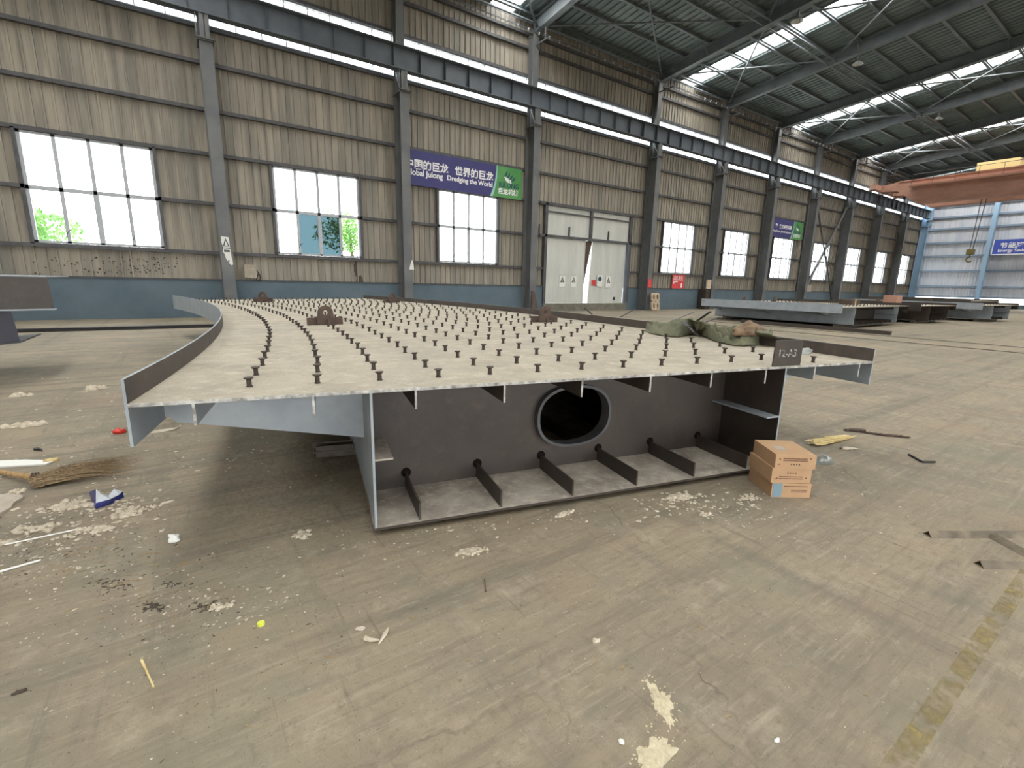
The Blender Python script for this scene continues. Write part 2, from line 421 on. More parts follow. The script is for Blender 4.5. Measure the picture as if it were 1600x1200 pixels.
for z in (2.38, 4.13, 5.83, 7.30, 8.80, 9.93, 11.68, 12.92, 13.52):
    segs = []
    x = X0
    for (a, b) in cuts:
        skip = (z == 4.13) or (a == DX0 and z < DZ1)
        if skip: segs.append((x, a)); x = b
    segs.append((x, XE))
    mb = MB()
    for (a, b) in segs:
        mb.box((a, 21.36, z+0.045), (b, 21.515, z+0.06))     # upper flange of the C section
        mb.box((a, 21.36, z-0.06), (b, 21.515, z-0.045))
        mb.box((a, 21.36, z-0.045), (b, 21.375, z+0.045))
    mb.build('girt', M['girt'], wall)
# dark smudges and a rusty stain on the sheets, thin patches fixed to the cladding
def blotch(mb, c, rx, rz, seed, n=18):
    rnd = random.Random(seed); ring = []
    for k in range(n):
        t = 2*PI*k/n; q = 0.65+0.5*rnd.random()
        ring.append((c[0]+rx*q*math.cos(t), c[1], c[2]+rz*q*math.sin(t)))
    mb.prism(ring, (0, -0.004, 0))
rnd = random.Random(4)
mb = MB()
for k in range(260):
    cx = random.Random(k*7+1).gauss(0, 1)
    px = 200 + (k % 5)*0 + rnd.uniform(-150, 80); 
    wgt = 1-abs(px-225)/180
    if rnd.random() > wgt: continue
    p = onwall(px, rnd.uniform(402, 428), YW-0.034)
    blotch(mb, p, rnd.uniform(0.012, 0.04), rnd.uniform(0.01, 0.035), k, 7)
tag(mb.build('splash_stain', M['grit'], wall), kind='stuff')
mb = MB(); blotch(mb, onwall(562, 437, YW-0.034), 0.16, 0.22, 3); blotch(mb, onwall(556, 420, YW-0.034), 0.08, 0.4, 5)
mb.build('rust_stain', M['rust'], wall)

# windows of the long wall
def window(i, x):
    w = thing('window_%d' % i, None, None, kind='structure')
    mb = MB(); y0, y1 = 21.44, 21.52
    for (a, b, c, d) in ((x, x+WINW, WZ0, WZ0+0.07), (x, x+WINW, WZ1-0.07, WZ1), (x, x+0.09, WZ0, WZ1), (x+WINW-0.09, x+WINW, WZ0, WZ1)):
        mb.box((a, y0, c), (b, y1, d))
    tz = 4.12
    mb.box((x, y0, tz-0.06), (x+WINW, y1, tz+0.06))
    for k in (1, 2, 3):
        mb.box((x+WINW*k/4-0.05, y0, WZ0), (x+WINW*k/4+0.05, y1, WZ1))
    mb.box((x+WINW/2-0.075, y0+0.01, WZ0), (x+WINW/2+0.075, y1-0.01, tz))
    wf = mb.build('window_frame', M['frame'], w)
    MB().box((x-0.09, 21.36, WZ0-0.05), (x, YW, WZ1+0.05)).box((x+WINW, 21.36, WZ0-0.05), (x+WINW+0.09, YW, WZ1+0.05)).build('jamb', M['girt'], w)
    mb = MB(); tin = MB()
    for k in range(4):
        a, b = x+WINW*k/4+0.02, x+WINW*(k+1)/4-0.02
        mb.box((a, 21.478, tz+0.03), (b, 21.484, WZ1-0.06))
        low = tin if (i == 2 and k in (1, 2)) else mb
        if i == 2 and k == 3: continue                       # this casement stands open
        low.box((a, 21.478, WZ0+0.06), (b, 21.484, tz-0.03))
    mb.build('pane', M['glass'], wf)
    if tin.v: tag(tin.build('pane', M['tintglass'], wf), 'cyan tinted lower panes')
    if 1 <= i <= 3:                                          # casement stays and catches
        mb = MB()
        for (k, dx) in ((1, 0.0), (3, 0.04)):
            c = Vector((x+WINW*k/4+dx, 21.42, WZ0+0.36))
            mb.tube(c-Vector((0.06, 0.0, 0.14)), c+Vector((0.0, -0.02, 0)), 0.011, 6).tube(c, c+Vector((0.1, -0.05, 0.1)), 0.013, 6)
        mb.build('window_stay', M['girt'], wf)
    return w
names = {3: 1, 4: 2, 5: 3}
n = 20
for k, x in enumerate(WINX):
    if k < 3: i = 30+k
    else: i = k-2
    window(i, x)
# the daylight strip, one run per bay
bays = [(a+0.2, b-0.2) for a, b in zip(COLX[:-1], COLX[1:])]
for k, (a, b) in enumerate(bays):
    s = thing('window_%d' % (40+k), None, None, kind='structure')
    mb = MB(); n = max(1, round((b-a)/0.845))
    mb.box((a-0.2, 21.43, SZ0), (b+0.2, 21.5, SZ0+0.03)).box((a-0.2, 21.43, SZ1-0.03), (b+0.2, 21.5, SZ1))
    for j in range(n+1):
        xx = a+(b-a)*j/n; mb.box((xx-0.02, 21.44, SZ0), (xx+0.02, 21.5, SZ1))
    mb.build('window_frame', M['frame'], s)
    MB().box((a-0.2, 21.505, SZ0), (b+0.2, 21.512, SZ1)).build('pane', M['strip'], s)

# door between the third and fourth column
d = thing('door_1', 'tall off-white double door with transom panels', 'door', kind='structure')
mb = MB()
for (a, b, c, e) in ((DX0-0.16, DX0+0.02, DZ0, DZ1+0.12), (DX1, DX1+0.22, DZ0, DZ1+0.05), (DX0-0.5, DX1+0.4, DZ1, DZ1+0.14)):
    mb.box((a, 21.3, c), (b, 21.52, e))
mb.box((20.02, 21.32, 4.05), (20.2, 21.46, DZ1)); mb.box((DX0-0.5, 21.30, 4.06), (DX1+0.4, 21.42, 4.2))
mb.box((DX0, 21.34, DZ1-0.34), (DX1, 21.42, DZ1-0.27))
mb.box((18.42, 21.36, 4.2), (18.5, 21.42, 4.72)); mb.box((21.55, 21.36, 4.2), (21.63, 21.42, 4.72)); mb.box((DX0-0.48, 21.4, 4.15), (DX0-0.42, 21.46, 4.7))
mb.build('door_frame', M['girt'], d)
MB().box((DX0, 21.44, 4.12), (20.1, 21.49, DZ1)).box((20.1, 21.44, 4.12), (DX1, 21.49, DZ1)).build('transom_panel', M['doorwhite'], d)
MB().box((DX0+0.02, 21.42, DZ0+0.01), (19.76, 21.47, 4.06)).box((DX0+0.0, 21.405, 2.08), (19.78, 21.42, 2.12)).box((19.7, 21.40, DZ0), (19.76, 21.42, 4.06)).build('door_leaf', M['doorwhite'], d)
MB().prism([(20.19, 21.46, DZ0+0.01), (23.14, 21.40, DZ0+0.01), (23.18, 21.40, 4.1), (20.36, 21.46, 4.12)], (0, 0.05, 0)).build('door_leaf', M['doorwhite'], d)
MB().prism([(19.78, 21.45, 1.3), (20.02, 21.45, 2.55), (20.34, 21.45, 4.06), (19.78, 21.45, 4.06)], (0, 0.03, 0)).build('gap_panel', M['rust'], d)
MB().box((23.2, 21.26, DZ0), (23.34, 21.44, 4.05)).build('door_edge', M['beam'], d)
MB().box((22.35, 21.385, 0.62), (22.5, 21.41, 0.82)).build('door_latch', M['blackiron'], d)

# end wall
ew = thing('wall_end', 'end wall of the hall, its colour tinted with pale blue glare', 'wall', kind='structure')
def sheetx(mb, X, y0, y1, z0, z1, per=0.27, d=0.032):
    prof = [(0, 0), (0.17, 0), (0.195, -d), (0.245, -d)]; ys = []
    k = math.floor(y0/per)
    while k*per < y1:
        for (dy, dx) in prof:
            y = k*per+dy
            if y0 < y < y1: ys.append((y, dx))
        k += 1
    mb.grid([[(X+dx, y, z0) for y, dx in ys], [(X+dx, y, z1) for y, dx in ys]], smooth=False)
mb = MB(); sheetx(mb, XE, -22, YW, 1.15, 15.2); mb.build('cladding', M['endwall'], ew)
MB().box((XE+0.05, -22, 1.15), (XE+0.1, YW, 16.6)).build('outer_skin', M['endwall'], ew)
MB().box((XE-0.1, -22, 0), (XE+0.1, YW, 0.45)).build('dado', M['dado'], ew)
for z in (1.15, 2.3, 4.05, 5.75, 7.25, 8.8, 10.1, 11.35, 12.6):
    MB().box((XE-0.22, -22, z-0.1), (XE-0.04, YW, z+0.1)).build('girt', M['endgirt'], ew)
for y in (15.05, 8.0, 1.0, -6.0):
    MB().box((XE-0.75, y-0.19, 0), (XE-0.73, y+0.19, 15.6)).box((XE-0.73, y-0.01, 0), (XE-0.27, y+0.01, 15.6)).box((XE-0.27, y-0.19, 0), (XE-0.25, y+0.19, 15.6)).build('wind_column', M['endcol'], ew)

# ------------------------------------------------------------------ roof
RS = 0.094                                            # fall of the roof
RIDGE = -1.0
def rz(Y):                                            # underside of the rafters
    return 13.42 + RS*(21.4-abs(Y-RIDGE)-RIDGE if Y < RIDGE else 21.4-Y)
YEND = -14.0
ceil = thing('ceiling', 'dark profiled metal roof with daylight strips', 'ceiling', kind='structure')
ROOFH = 0.62+0.2
def roofsheet(mb, x0, x1, ys, up=0.0):
    per = 0.4; prof = [(0, 0), (0.2, 0), (0.215, -0.07), (0.29, -0.07), (0.305, 0)]; xs = []
    k = math.floor(x0/per)
    while k*per < x1:
        for (dx, dz) in prof:
            x = k*per+dx
            if x0 <= x <= x1: xs.append((x, dz))
        k += 1
    xs = [(x0, 0)]+xs+[(x1, 0)]
    mb.grid([[(x, y, rz(y)+ROOFH+dz+up) for x, dz in xs] for y in ys], smooth=False)
mb = MB(); outer = MB(); x = X0
for (a, b) in SKY+[(XE+0.2, None)]:
    if a > x:
        roofsheet(mb, x, a, (21.9, RIDGE, YEND))
        for (y0, y1) in ((22.1, RIDGE), (RIDGE, YEND)):
            outer.hexa([(x, y0, rz(y0)+ROOFH+0.06), (a, y0, rz(y0)+ROOFH+0.06), (a, y1, rz(y1)+ROOFH+0.06), (x, y1, rz(y1)+ROOFH+0.06),
                        (x, y0, rz(y0)+ROOFH+0.1), (a, y0, rz(y0)+ROOFH+0.1), (a, y1, rz(y1)+ROOFH+0.1), (x, y1, rz(y1)+ROOFH+0.1)])
    if b: x = b
mb.build('roof_sheet', M['roof'], ceil); outer.build('roof_skin', M['roof'], ceil)
for (a, b) in SKY:
    mb = MB()
    mb.grid([[(a, y, rz(y)+ROOFH), (b, y, rz(y)+ROOFH)] for y in (21.9, RIDGE, YEND)], smooth=False)
    tag(mb.build('skylight', M['strip'], ceil), 'bright translucent strip in the dark roof')
yy = 20.9; k = 0
while yy > YEND:
    if abs(yy-RIDGE) > 0.3:
        z = rz(yy)+0.62
        MB().box((X0, yy-0.07, z), (XE, yy+0.07, z+0.015)).box((X0, yy-0.004, z+0.015), (XE, yy+0.004, z+0.15)).box((X0, yy-0.07, z+0.15), (XE, yy+0.07, z+0.163)).build('roof_purlin', M['rafter'], ceil)
    yy -= 1.5
for x in COLX:
    for (y0, y1) in ((21.2, RIDGE), (RIDGE, YEND)):
        mb = MB(); wd = 0.15; dd = 0.60
        def sl(xa, xb, za, zb):
            mb.hexa([(xa, y1, rz(y1)+za), (xb, y1, rz(y1)+za), (xb, y0, rz(y0)+za), (xa, y0, rz(y0)+za),
                     (xa, y1, rz(y1)+zb), (xb, y1, rz(y1)+zb), (xb, y0, rz(y0)+zb), (xa, y0, rz(y0)+zb)])
        sl(x-wd, x+wd, 0, 0.02); sl(x-wd, x+wd, dd, dd+0.02); sl(x-0.006, x+0.006, 0.02, dd)
        mb.build('rafter', M['rafter'], ceil)
    # fly braces
    mb = MB()
    for yy in (17.9, 13.4, 8.9, 4.4):
        z = rz(yy)
        mb.bar((x, yy, z+0.02), (x+0.6, yy, z+0.62), 0.03, 0.03).bar((x, yy, z+0.02), (x-0.6, yy, z+0.62), 0.03, 0.03)
    mb.build('fly_brace', M['rafter'], ceil)
for (y, up) in ((14.9, 0.1), (14.5, 0.1), (7.0, 0.1), (6.6, 0.1), (20.9, 0.35)):
    MB().tube((X0, y, rz(y)+up), (XE, y, rz(y)+up), 0.05, 8).build('tie_tube', M['rafter'], ceil)
for (a, b) in ((24.78, 31.78), (38.78, 45.78), (15.44, 24.78), (52.78, 59.78), (8.44, 15.44)):
    for (y0, y1) in ((21.0, 14.7), (14.7, 6.8), (6.8, RIDGE)):
        MB().tube((a, y0, rz(y0)+0.3), (b, y1, rz(y1)+0.3), 0.045, 6).tube((a, y1, rz(y1)+0.3), (b, y0, rz(y0)+0.3), 0.045, 6).build('brace_rod', M['rafter'], ceil)

# unseen wall behind the camera, its two open doorways sized for the light
rw = thing('wall_rear', 'unseen beige wall behind the viewpoint, its doorways shaping the daylight', 'wall', kind='structure')
mb = MB()
for (a, b, c, e) in ((X0, -14, 0, 14.5), (-14, 10, 4.2, 14.5), (10, 26, 0, 14.5), (26, 34, 4.2, 14.5), (34, XE, 0, 14.5)):
    mb.box((a, YEND-0.1, c), (b, YEND, e))
mb.build('cladding', M['wall'], rw)
lw = thing('wall_left', 'beige gable wall left of the viewpoint', 'wall', kind='structure')
MB().box((X0-0.1, YEND, 0), (X0, YW, 16.2)).build('cladding', M['wall'], lw)
# ------------------------------------------------------------------ columns
def column(x, label):
    c = thing('steel_column', label, 'column', (x, 0, 0), group='steel columns along the wall')
    mb = MB()
    mb.box((-0.2, 20.66, 0.02), (0.2, 20.68, 9.22)).box((-0.2, 21.35, 0.02), (0.2, 21.375, 9.22)).box((-0.008, 20.68, 0.02), (0.008, 21.35, 9.22))
    mb.box((-0.24, 20.58, 9.22), (0.24, 21.376, 9.26))
    mb.build('lower_shaft', M['column'], c)
    mb = MB()
    mb.box((-0.17, 20.98, 9.26), (0.17, 21.0, 13.45)).box((-0.17, 21.35, 9.26), (0.17, 21.37, 13.45)).box((-0.008, 21.0, 9.26), (0.008, 21.35, 13.45))
    mb.build('upper_shaft', M['column'], c)
    mb = MB().box((-0.26, 20.56, 0), (0.26, 21.4, 0.02))
    for sx in (-0.17, 0.17):
        for yy in (20.62, 21.38):
            if yy < 21: mb.tube((sx, yy, 0), (sx, yy, 0.08), 0.016, 6)
    mb.build('base_plate', M['column'], c)
    mb = MB()
    mb.box((-0.01, 20.6, 9.26), (0.01, 20.93, 10.03)).box((-0.14, 20.6, 9.26), (0.14, 20.62, 10.03)).box((-0.14, 20.91, 9.26), (0.14, 20.93, 10.03))
    mb.box((-0.28, 20.5, 9.26), (0.28, 20.6, 9.285)).bar((-0.24, 20.55, 9.3), (-0.24, 20.93, 9.95), 0.02, 0.05).bar((-0.24, 20.55, 9.27), (-0.24, 20.55, 9.98), 0.02, 0.03).bar((-0.24, 20.93, 9.27), (-0.24, 20.93, 10.0), 0.02, 0.03)
    mb.build('beam_seat', M['column'], c)
    return c
lab = {1.44: 'grey steel column at the left with a torn white notice on its face',
       8.44: 'grey steel column with a small white paper triangle, left of the long blue banner',
       15.44: 'grey steel column between the long blue banner and the white double door',
       24.78: 'grey steel column just right of the white door, pale holed block at its foot',
       31.78: 'grey steel column left of the second window past the door',
       38.78: 'grey steel column just left of the small blue and green banner',
       45.78: 'grey steel column just right of the small blue banner, where a diagonal brace starts',
       52.78: 'grey steel column at the right end of the diagonal wall bracing',
       59.78: 'grey steel column behind the crate-topped girder, second before the pale end wall corner',
       66.78: 'last dark steel column before the pale corner of the hall',
       73.78: 'column given a bluish glare tint, in the far corner against the end wall'}
for x in COLX:
    r = round(x, 2)
    if r in lab:
        c = column(x, lab[r])
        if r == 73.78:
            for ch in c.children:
                ch.data.materials[0] = M['endcol']  # corner column takes the painted glare tint too

# crane runway beam
rb = thing('crane_runway_beam', 'long blue-grey crane runway beam carried by the wall columns', 'beam')
MB().box((X0, 20.5, 10.87), (XE-0.3, 20.94, 10.9)).box((X0, 20.56, 10.03), (XE-0.3, 20.92, 10.06)).box((X0, 20.735, 10.06), (XE-0.3, 20.745, 10.87)).build('web_and_flanges', M['beam'], rb)
MB().box((X0, 20.7, 10.9), (XE-0.3, 20.77, 11.0)).build('crane_rail', M['darksteel'], rb)
st = None; xx = -6.0
while xx < XE-1:
    if st is None:
        st = MB().box((-0.005, 20.58, 10.065), (0.005, 20.73, 10.865)).build('stiffener', M['beam'], rb); st.location.x = xx
    else:
        q = st.copy(); C.objects.link(q); q.parent = rb; q.location.x = xx
    xx += 1.1665
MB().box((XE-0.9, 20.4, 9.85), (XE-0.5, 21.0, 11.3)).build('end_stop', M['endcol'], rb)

# conductor bars under the eave
cb = thing('conductor_bars', 'thin parallel conductor lines with white insulators under the roof edge', 'cable')
mb = MB()
for (y, z) in ((20.25, 13.35), (20.25, 13.1), (20.05, 12.95)): mb.tube((X0, y, z), (XE-1, y, z), 0.014, 6)
mb.build('conductor_wire', M['wire'], cb)
ins = None
for k in range(80):
    xx = 13.2+0.62*k
    if ins is None:
        ins = MB().tube((0, 20.25, 13.02), (0, 20.25, 13.12), 0.035, 8).build('insulator', M['frame'], cb); ins.location.x = xx
    else:
        q = ins.copy(); C.objects.link(q); q.parent = cb; q.location.x = xx
for x in COLX: MB().box((x-0.03, 20.0, 12.92), (x+0.03, 20.975, 12.97)).box((x-0.03, 20.2, 12.97), (x+0.03, 20.3, 13.45)).build('hanger', M['girt'], cb)

# wall bracing in the bay after the small banner
wb = thing('wall_bracing', 'crossed diagonal steel braces in front of a far window', 'brace')
a, b = 45.98, 52.58
MB().tube((a+0.1, 21.0, 9.1), (b-0.2, 21.0, 0.3), 0.075, 8).build('diagonal', M['girt'], wb)
MB().tube((a+0.1, 21.16, 0.9), (b-0.1, 21.16, 9.2), 0.12, 8).build('diagonal', M['column'], wb)

# hanging high-bay lamps
def lamp(x, y, label):
    t = thing('high_bay_lamp', label, 'lamp', (x, y, rz(y)), group='unlit high bay lamps under the roof')
    MB().tube((0, 0, -0.004), (0, 0, -0.14), 0.02, 6).tube((0, 0, -0.12), (0, 0, -0.3), 0.07, 10).build('lamp_housing', M['girt'], t)
    mb = MB(); n = 20; rows = []
    for (r, z) in ((0.07, -0.3), (0.16, -0.36), (0.26, -0.46), (0.27, -0.48)):
        rows.append([(r*math.cos(2*PI*k/n), r*math.sin(2*PI*k/n), z) for k in range(n+1)])
    mb.grid(rows); mb.build('reflector', M['glasslamp'], t, solid=0.006)
    return t
lamp(31.78, 13.4, 'unlit silver high bay lamp nearest the camera, between the two nearest daylight strips')
lamp(45.78, 13.5, 'unlit silver high bay lamp between the second and third daylight strips')
lamp(24.78, 13.3, 'unlit silver high bay lamp at the top edge, left of the nearest daylight strip')

# ------------------------------------------------------------------ overhead crane
cr = thing('overhead_crane', 'faded orange overhead travelling crane spanning the far end of the hall', 'crane')
xa, xb = 57.0, 58.1
def girder(xa, xb):
    poly = [(xa, 20.0, 11.0), (xa, 18.9, 10.9), (xa, 17.2, 9.62), (xa, -20.0, 9.62), (xa, -20.0, 11.75), (xa, 18.9, 11.75), (xa, 20.0, 11.55)]
    return MB().prism(poly, (xb-xa, 0, 0))
g = girder(xa, xb)
g.box((xa-0.06, -20, 9.6), (xa+0.0, 17.2, 9.66)).box((xa-0.06, -20, 11.7), (xa, 18.9, 11.78))
g.build('main_girder', M['orange'], cr, fix=True)
girder(60.2, 61.3).build('main_girder', M['orange'], cr, fix=True)
MB().box((xa-0.9, -20, 11.02), (xa-0.01, 17.8, 11.06)).box((xa-0.92, -20, 11.0), (xa-0.88, 17.8, 11.16)).build('walkway', M['orange'], cr)
mb = MB()
for k in range(24):
    y = 17.6-k*1.5
    mb.tube((xa-0.88, y, 11.1), (xa-0.88, y, 12.05), 0.018, 6)
mb.tube((xa-0.88, 17.6, 12.05), (xa-0.88, -16.9, 12.05), 0.02, 6).tube((xa-0.88, 17.6, 11.6), (xa-0.88, -16.9, 11.6), 0.015, 6)
mb.build('handrail', M['darksteel'], cr)
ecr = MB().box((55.6, 20.2, 11.1), (62.6, 20.7, 11.55)).box((56.9, 20.0, 11.0), (58.2, 20.3, 11.6)).box((60.1, 20.0, 11.0), (61.4, 20.3, 11.6)).build('end_carriage', M['orange'], cr)
mb = MB()
for x in (56.0, 62.2): mb.tube((x, 20.66, 11.13), (x, 20.82, 11.13), 0.19, 16)
mb.build('wheel', M['darksteel'], ecr)
MB().box((57.3, 11.0, 11.76), (60.9, 13.6, 12.5)).build('hoist_trolley', M['cream'], cr)
MB().tube((58.8, 13.13, 11.8), (58.6, 13.2, 5.3), 0.03, 6).tube((58.8, 12.75, 11.8), (58.6, 13.0, 5.3), 0.03, 6).build('wire_rope', M['wire'], cr)
mb = MB().box((58.35, 12.85, 4.95), (58.85, 13.35, 5.4)).tube((58.3, 13.1, 5.2), (58.9, 13.1, 5.2), 0.24, 12)
hk = [(58.6, 13.1+0.2*math.sin(t)*(1 if t > 0 else 1), 4.72-0.2+0.2*math.cos(t)) for t in [k*0.35 for k in range(0, 13)]]
mb.path([(58.6, 13.1, 4.98)]+hk, 0.06, 8)
mb.build('hook', M['hookiron'], cr)

# ------------------------------------------------------------------ the curved deck girder
CX, CY = -26.77, 9.0
RI, RO = 27.2, 32.59
T0, T1 = R(-13.13), R(12.8)
def pol(r, t, z): return (CX+r*math.cos(t), CY+r*math.sin(t), z)
NSEG = 44
TS = [T0+(T1-T0)*k/NSEG for k in range(NSEG+1)]
def arcbox(mb, r0, r1, z0, z1, t0=None, t1=None, n=NSEG, smooth=False):
    t0 = T0 if t0 is None else t0; t1 = T1 if t1 is None else t1
    ts = [t0+(t1-t0)*k/n for k in range(n+1)]
    vs = []
    for t in ts: vs += [pol(r0, t, z0), pol(r1, t, z0), pol(r1, t, z1), pol(r0, t, z1)]
    fs = []
    for k in range(n):
        b = 4*k
        fs += [(b, b+1, b+5, b+4), (b+1, b+2, b+6, b+5), (b+2, b+3, b+7, b+6), (b+3, b, b+4, b+7)]
    fs += [(3, 2, 1, 0), (4*n, 4*n+1, 4*n+2, 4*n+3)]
    return mb.add(vs, fs, smooth)
deck = thing('bridge_deck_girder', 'large curved steel bridge deck girder with studs and open box end in the foreground', 'girder', pol(29.9, 0, 0))
off = Matrix.Translation(Vector(deck.location))
def dpart(mb, name, mt, parent=None, fix=True):
    o = mb.build(name, mt, deck if parent is None else parent, fix=fix)
    if parent is None: o.matrix_parent_inverse = Matrix.Translation(-Vector(deck.location))
    return o
ZD = 0.90
WL, WR = RI+1.12, RI+4.335
dpl = dpart(arcbox(MB(), RI+0.008, RO-0.008, ZD-0.016, ZD), 'deck_plate', M['deck'])
dpart(arcbox(MB(), RI+0.008, RO-0.008, ZD-0.017, ZD+0.0008, T0-R(0.008), T0, 1), 'deck_edge', M['edge'], dpl)
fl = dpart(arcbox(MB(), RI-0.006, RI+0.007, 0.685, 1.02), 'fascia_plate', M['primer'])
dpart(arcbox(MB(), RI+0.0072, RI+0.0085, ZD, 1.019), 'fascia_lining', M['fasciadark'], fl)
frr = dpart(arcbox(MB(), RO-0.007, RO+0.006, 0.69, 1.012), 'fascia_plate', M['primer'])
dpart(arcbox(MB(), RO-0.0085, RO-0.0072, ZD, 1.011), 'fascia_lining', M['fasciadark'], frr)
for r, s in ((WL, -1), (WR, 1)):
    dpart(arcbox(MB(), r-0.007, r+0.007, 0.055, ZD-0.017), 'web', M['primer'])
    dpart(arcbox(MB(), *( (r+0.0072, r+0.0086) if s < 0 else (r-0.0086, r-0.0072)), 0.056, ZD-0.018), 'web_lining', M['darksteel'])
bpl = dpart(arcbox(MB(), WL-0.012, WR+0.012, 0.042, 0.055), 'bottom_plate', M['trough'])
dpart(arcbox(MB(), WL-0.012, WR+0.012, 0.0415, 0.0545, T0-R(0.012), T0, 1), 'bottom_plate_edge', M['darksteel'], bpl)
dt = 1/29.8                                             # metre along the girder -> angle
dia = T0+0.56*dt
RR = [0.272+0.549*k for k in range(10)]
for q in RR:                                            # flat bars under the deck
    r = RI+q
    if abs(r-WL) < 0.08 or abs(r-WR) < 0.08: continue
    rb_ = dpart(arcbox(MB(), r-0.006, r+0.006, 0.772, ZD-0.017, T0, T1, 20), 'deck_rib', M['primer'] if (r < WL or r > WR) else M['darksteel'])
    dpart(arcbox(MB(), r-0.0065, r+0.0065, 0.7715, ZD-0.017, T0-R(0.006), T0, 1), 'rib_end', M['edge'], rb_)
for k in range(6):
    r = RI+1.385+0.534*k
    if k == 5: r = RI+4.06
    dpart(arcbox(MB(), r-0.006, r+0.006, 0.055, 0.168, T0+0.02*dt, T1, 20), 'bottom_rib', M['darksteel'])
# diaphragms with a rimmed manhole and rat holes at the ribs
def rect_pt(t, r0, r1, z0, z1):
    """point where the ray at angle t from the hole centre meets the rectangle"""
    cr_, cz = RI+2.72, 0.48
    dx, dz = math.cos(t), math.sin(t); best = 1e9
    if dx > 1e-9: best = min(best, (r1-cr_)/dx)
    if dx < -1e-9: best = min(best, (r0-cr_)/dx)
    if dz > 1e-9: best = min(best, (z1-cz)/dz)
    if dz < -1e-9: best = min(best, (z0-cz)/dz)
    return cr_+dx*best, cz+dz*best
def oval(t, sx, sz):
    c, s_ = math.cos(t), math.sin(t); p = 2.35
    q = (abs(c/sx)**p+abs(s_/sz)**p)**(-1/p)
    return RI+2.72+c*q, 0.48+s_*q
def diaphragm(ta, full):
    mb = MB(); N = 96
    angs = [2*PI*k/N for k in range(N)]
    for (r, z) in ((WL+0.009, 0.056), (WR-0.009, 0.056), (WL+0.009, ZD-0.018), (WR-0.009, ZD-0.018)):
        a = math.atan2(z-0.48, r-(RI+2.72)) % (2*PI)
        j = min(range(N), key=lambda i: abs(angs[i]-a)); angs[j] = a
    outer = [pol(*(lambda q: (q[0], ta, q[1]))(rect_pt(a, WL+0.009, WR-0.009, 0.056, ZD-0.018))) for a in angs]
    inner = [pol(*(lambda q: (q[0], ta, q[1]))(oval(a, 0.315, 0.235))) for a in angs]
    off = Vector(pol(29.9, ta+0.012*dt, 0))-Vector(pol(29.9, ta, 0))
    mb.ringplate(outer, inner, off)
    p = dpart(mb, 'diaphragm', M['darksteel'])
    o2 = [pol(*(lambda q: (q[0], ta-0.06*dt, q[1]))(oval(a, 0.335, 0.25))) for a in angs]
    i2 = [pol(*(lambda q: (q[0], ta-0.06*dt, q[1]))(oval(a, 0.312, 0.230))) for a in angs]
    off2 = Vector(pol(29.9, ta+0.05*dt, 0))-Vector(pol(29.9, ta-0.06*dt, 0))
    mb = MB().ringplate(o2, i2, off2)
    o = dpart(mb, 'manhole_ring', M['girt'], p)
    if full:
        for k in range(6):                               # cope holes seen as dark notches round each rib
            mb = MB()
            r = RI+1.385+0.534*k+(0.0 if k < 5 else 0.005)
            if k == 5: r = RI+4.06
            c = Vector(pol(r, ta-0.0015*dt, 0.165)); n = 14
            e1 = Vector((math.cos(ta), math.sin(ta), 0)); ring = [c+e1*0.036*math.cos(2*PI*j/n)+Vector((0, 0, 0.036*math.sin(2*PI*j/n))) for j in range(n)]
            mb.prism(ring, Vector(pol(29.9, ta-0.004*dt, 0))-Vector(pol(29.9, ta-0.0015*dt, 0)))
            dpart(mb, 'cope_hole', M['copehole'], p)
for k in range(5): diaphragm(dia+2.6*k*dt, k == 0)
# outrigger brackets
for k in range(5):
    ta = dia+2.6*k*dt
    off = Vector(pol(29.9, ta+0.012*dt, 0))-Vector(pol(29.9, ta, 0))
    pts = [(RI+0.008, ZD-0.018), (WL-0.009, ZD-0.018), (WL-0.009, 0.455), (RI+0.06, 0.66), (RI+0.03, 0.695), (RI+0.008, 0.695)]
    dpart(MB().prism([pol(r, ta, z) for r, z in pts], off), 'cantilever_bracket', M['primer'])
    pts = [(RO-0.008, ZD-0.018), (RO-0.008, 0.69), (RO-0.2, 0.65), (WR+0.009, 0.64), (WR+0.009, ZD-0.018)]
    dpart(MB().prism([pol(r, ta, z) for r, z in pts], off), 'cantilever_bracket', M['primer'])
# longitudinal web stiffener shelves
dpart(arcbox(MB(), WL+0.009, WL+0.125, 0.432, 0.444, T0+0.12*dt, T1, 30), 'web_stiffener', M['trough'])
dpart(arcbox(MB(), WR-0.135, WR-0.009, 0.475, 0.487, T0+0.0*dt, T1, 30), 'web_stiffener', M['primer'])
# welded studs: the hundred nearest are parts, the rest one mass
proto = MB()
proto.tube((0, 0, 0), (0, 0, 0.005), 0.018, 10).tube((0, 0, 0.005), (0, 0, 0.042), 0.0135, 10).tube((0, 0, 0.042), (0, 0, 0.049), 0.016, 12, 0.026).tube((0, 0, 0.049), (0, 0, 0.054), 0.026, 12)
spots = []
lugs = [((1.311+1.761)/2, (6.65+6.803)/2), (4.78, 6.06), (1.66, 13.7), (4.82, 13.07)]
rj = random.Random(8)
for j in range(35):
    t = R(-12.58)+R(0.742)*j
    for i in range(13):
        r = 27.69+0.3565*i
        if i == 12: r = 31.98; 
        if i == 12 and j == 0: continue
        p = pol(r+rj.uniform(-0.006, 0.006), t+R(rj.uniform(-0.012, 0.012)), ZD)
        if any((p[0]-a)**2+(p[1]-b)**2 < 0.05 for a, b in lugs): continue
        spots.append(p)
spots.append(pol(31.96, R(-12.96), ZD))
spots.sort(key=lambda p: p[0]**2+p[1]**2)
s0 = None; rest = MB()
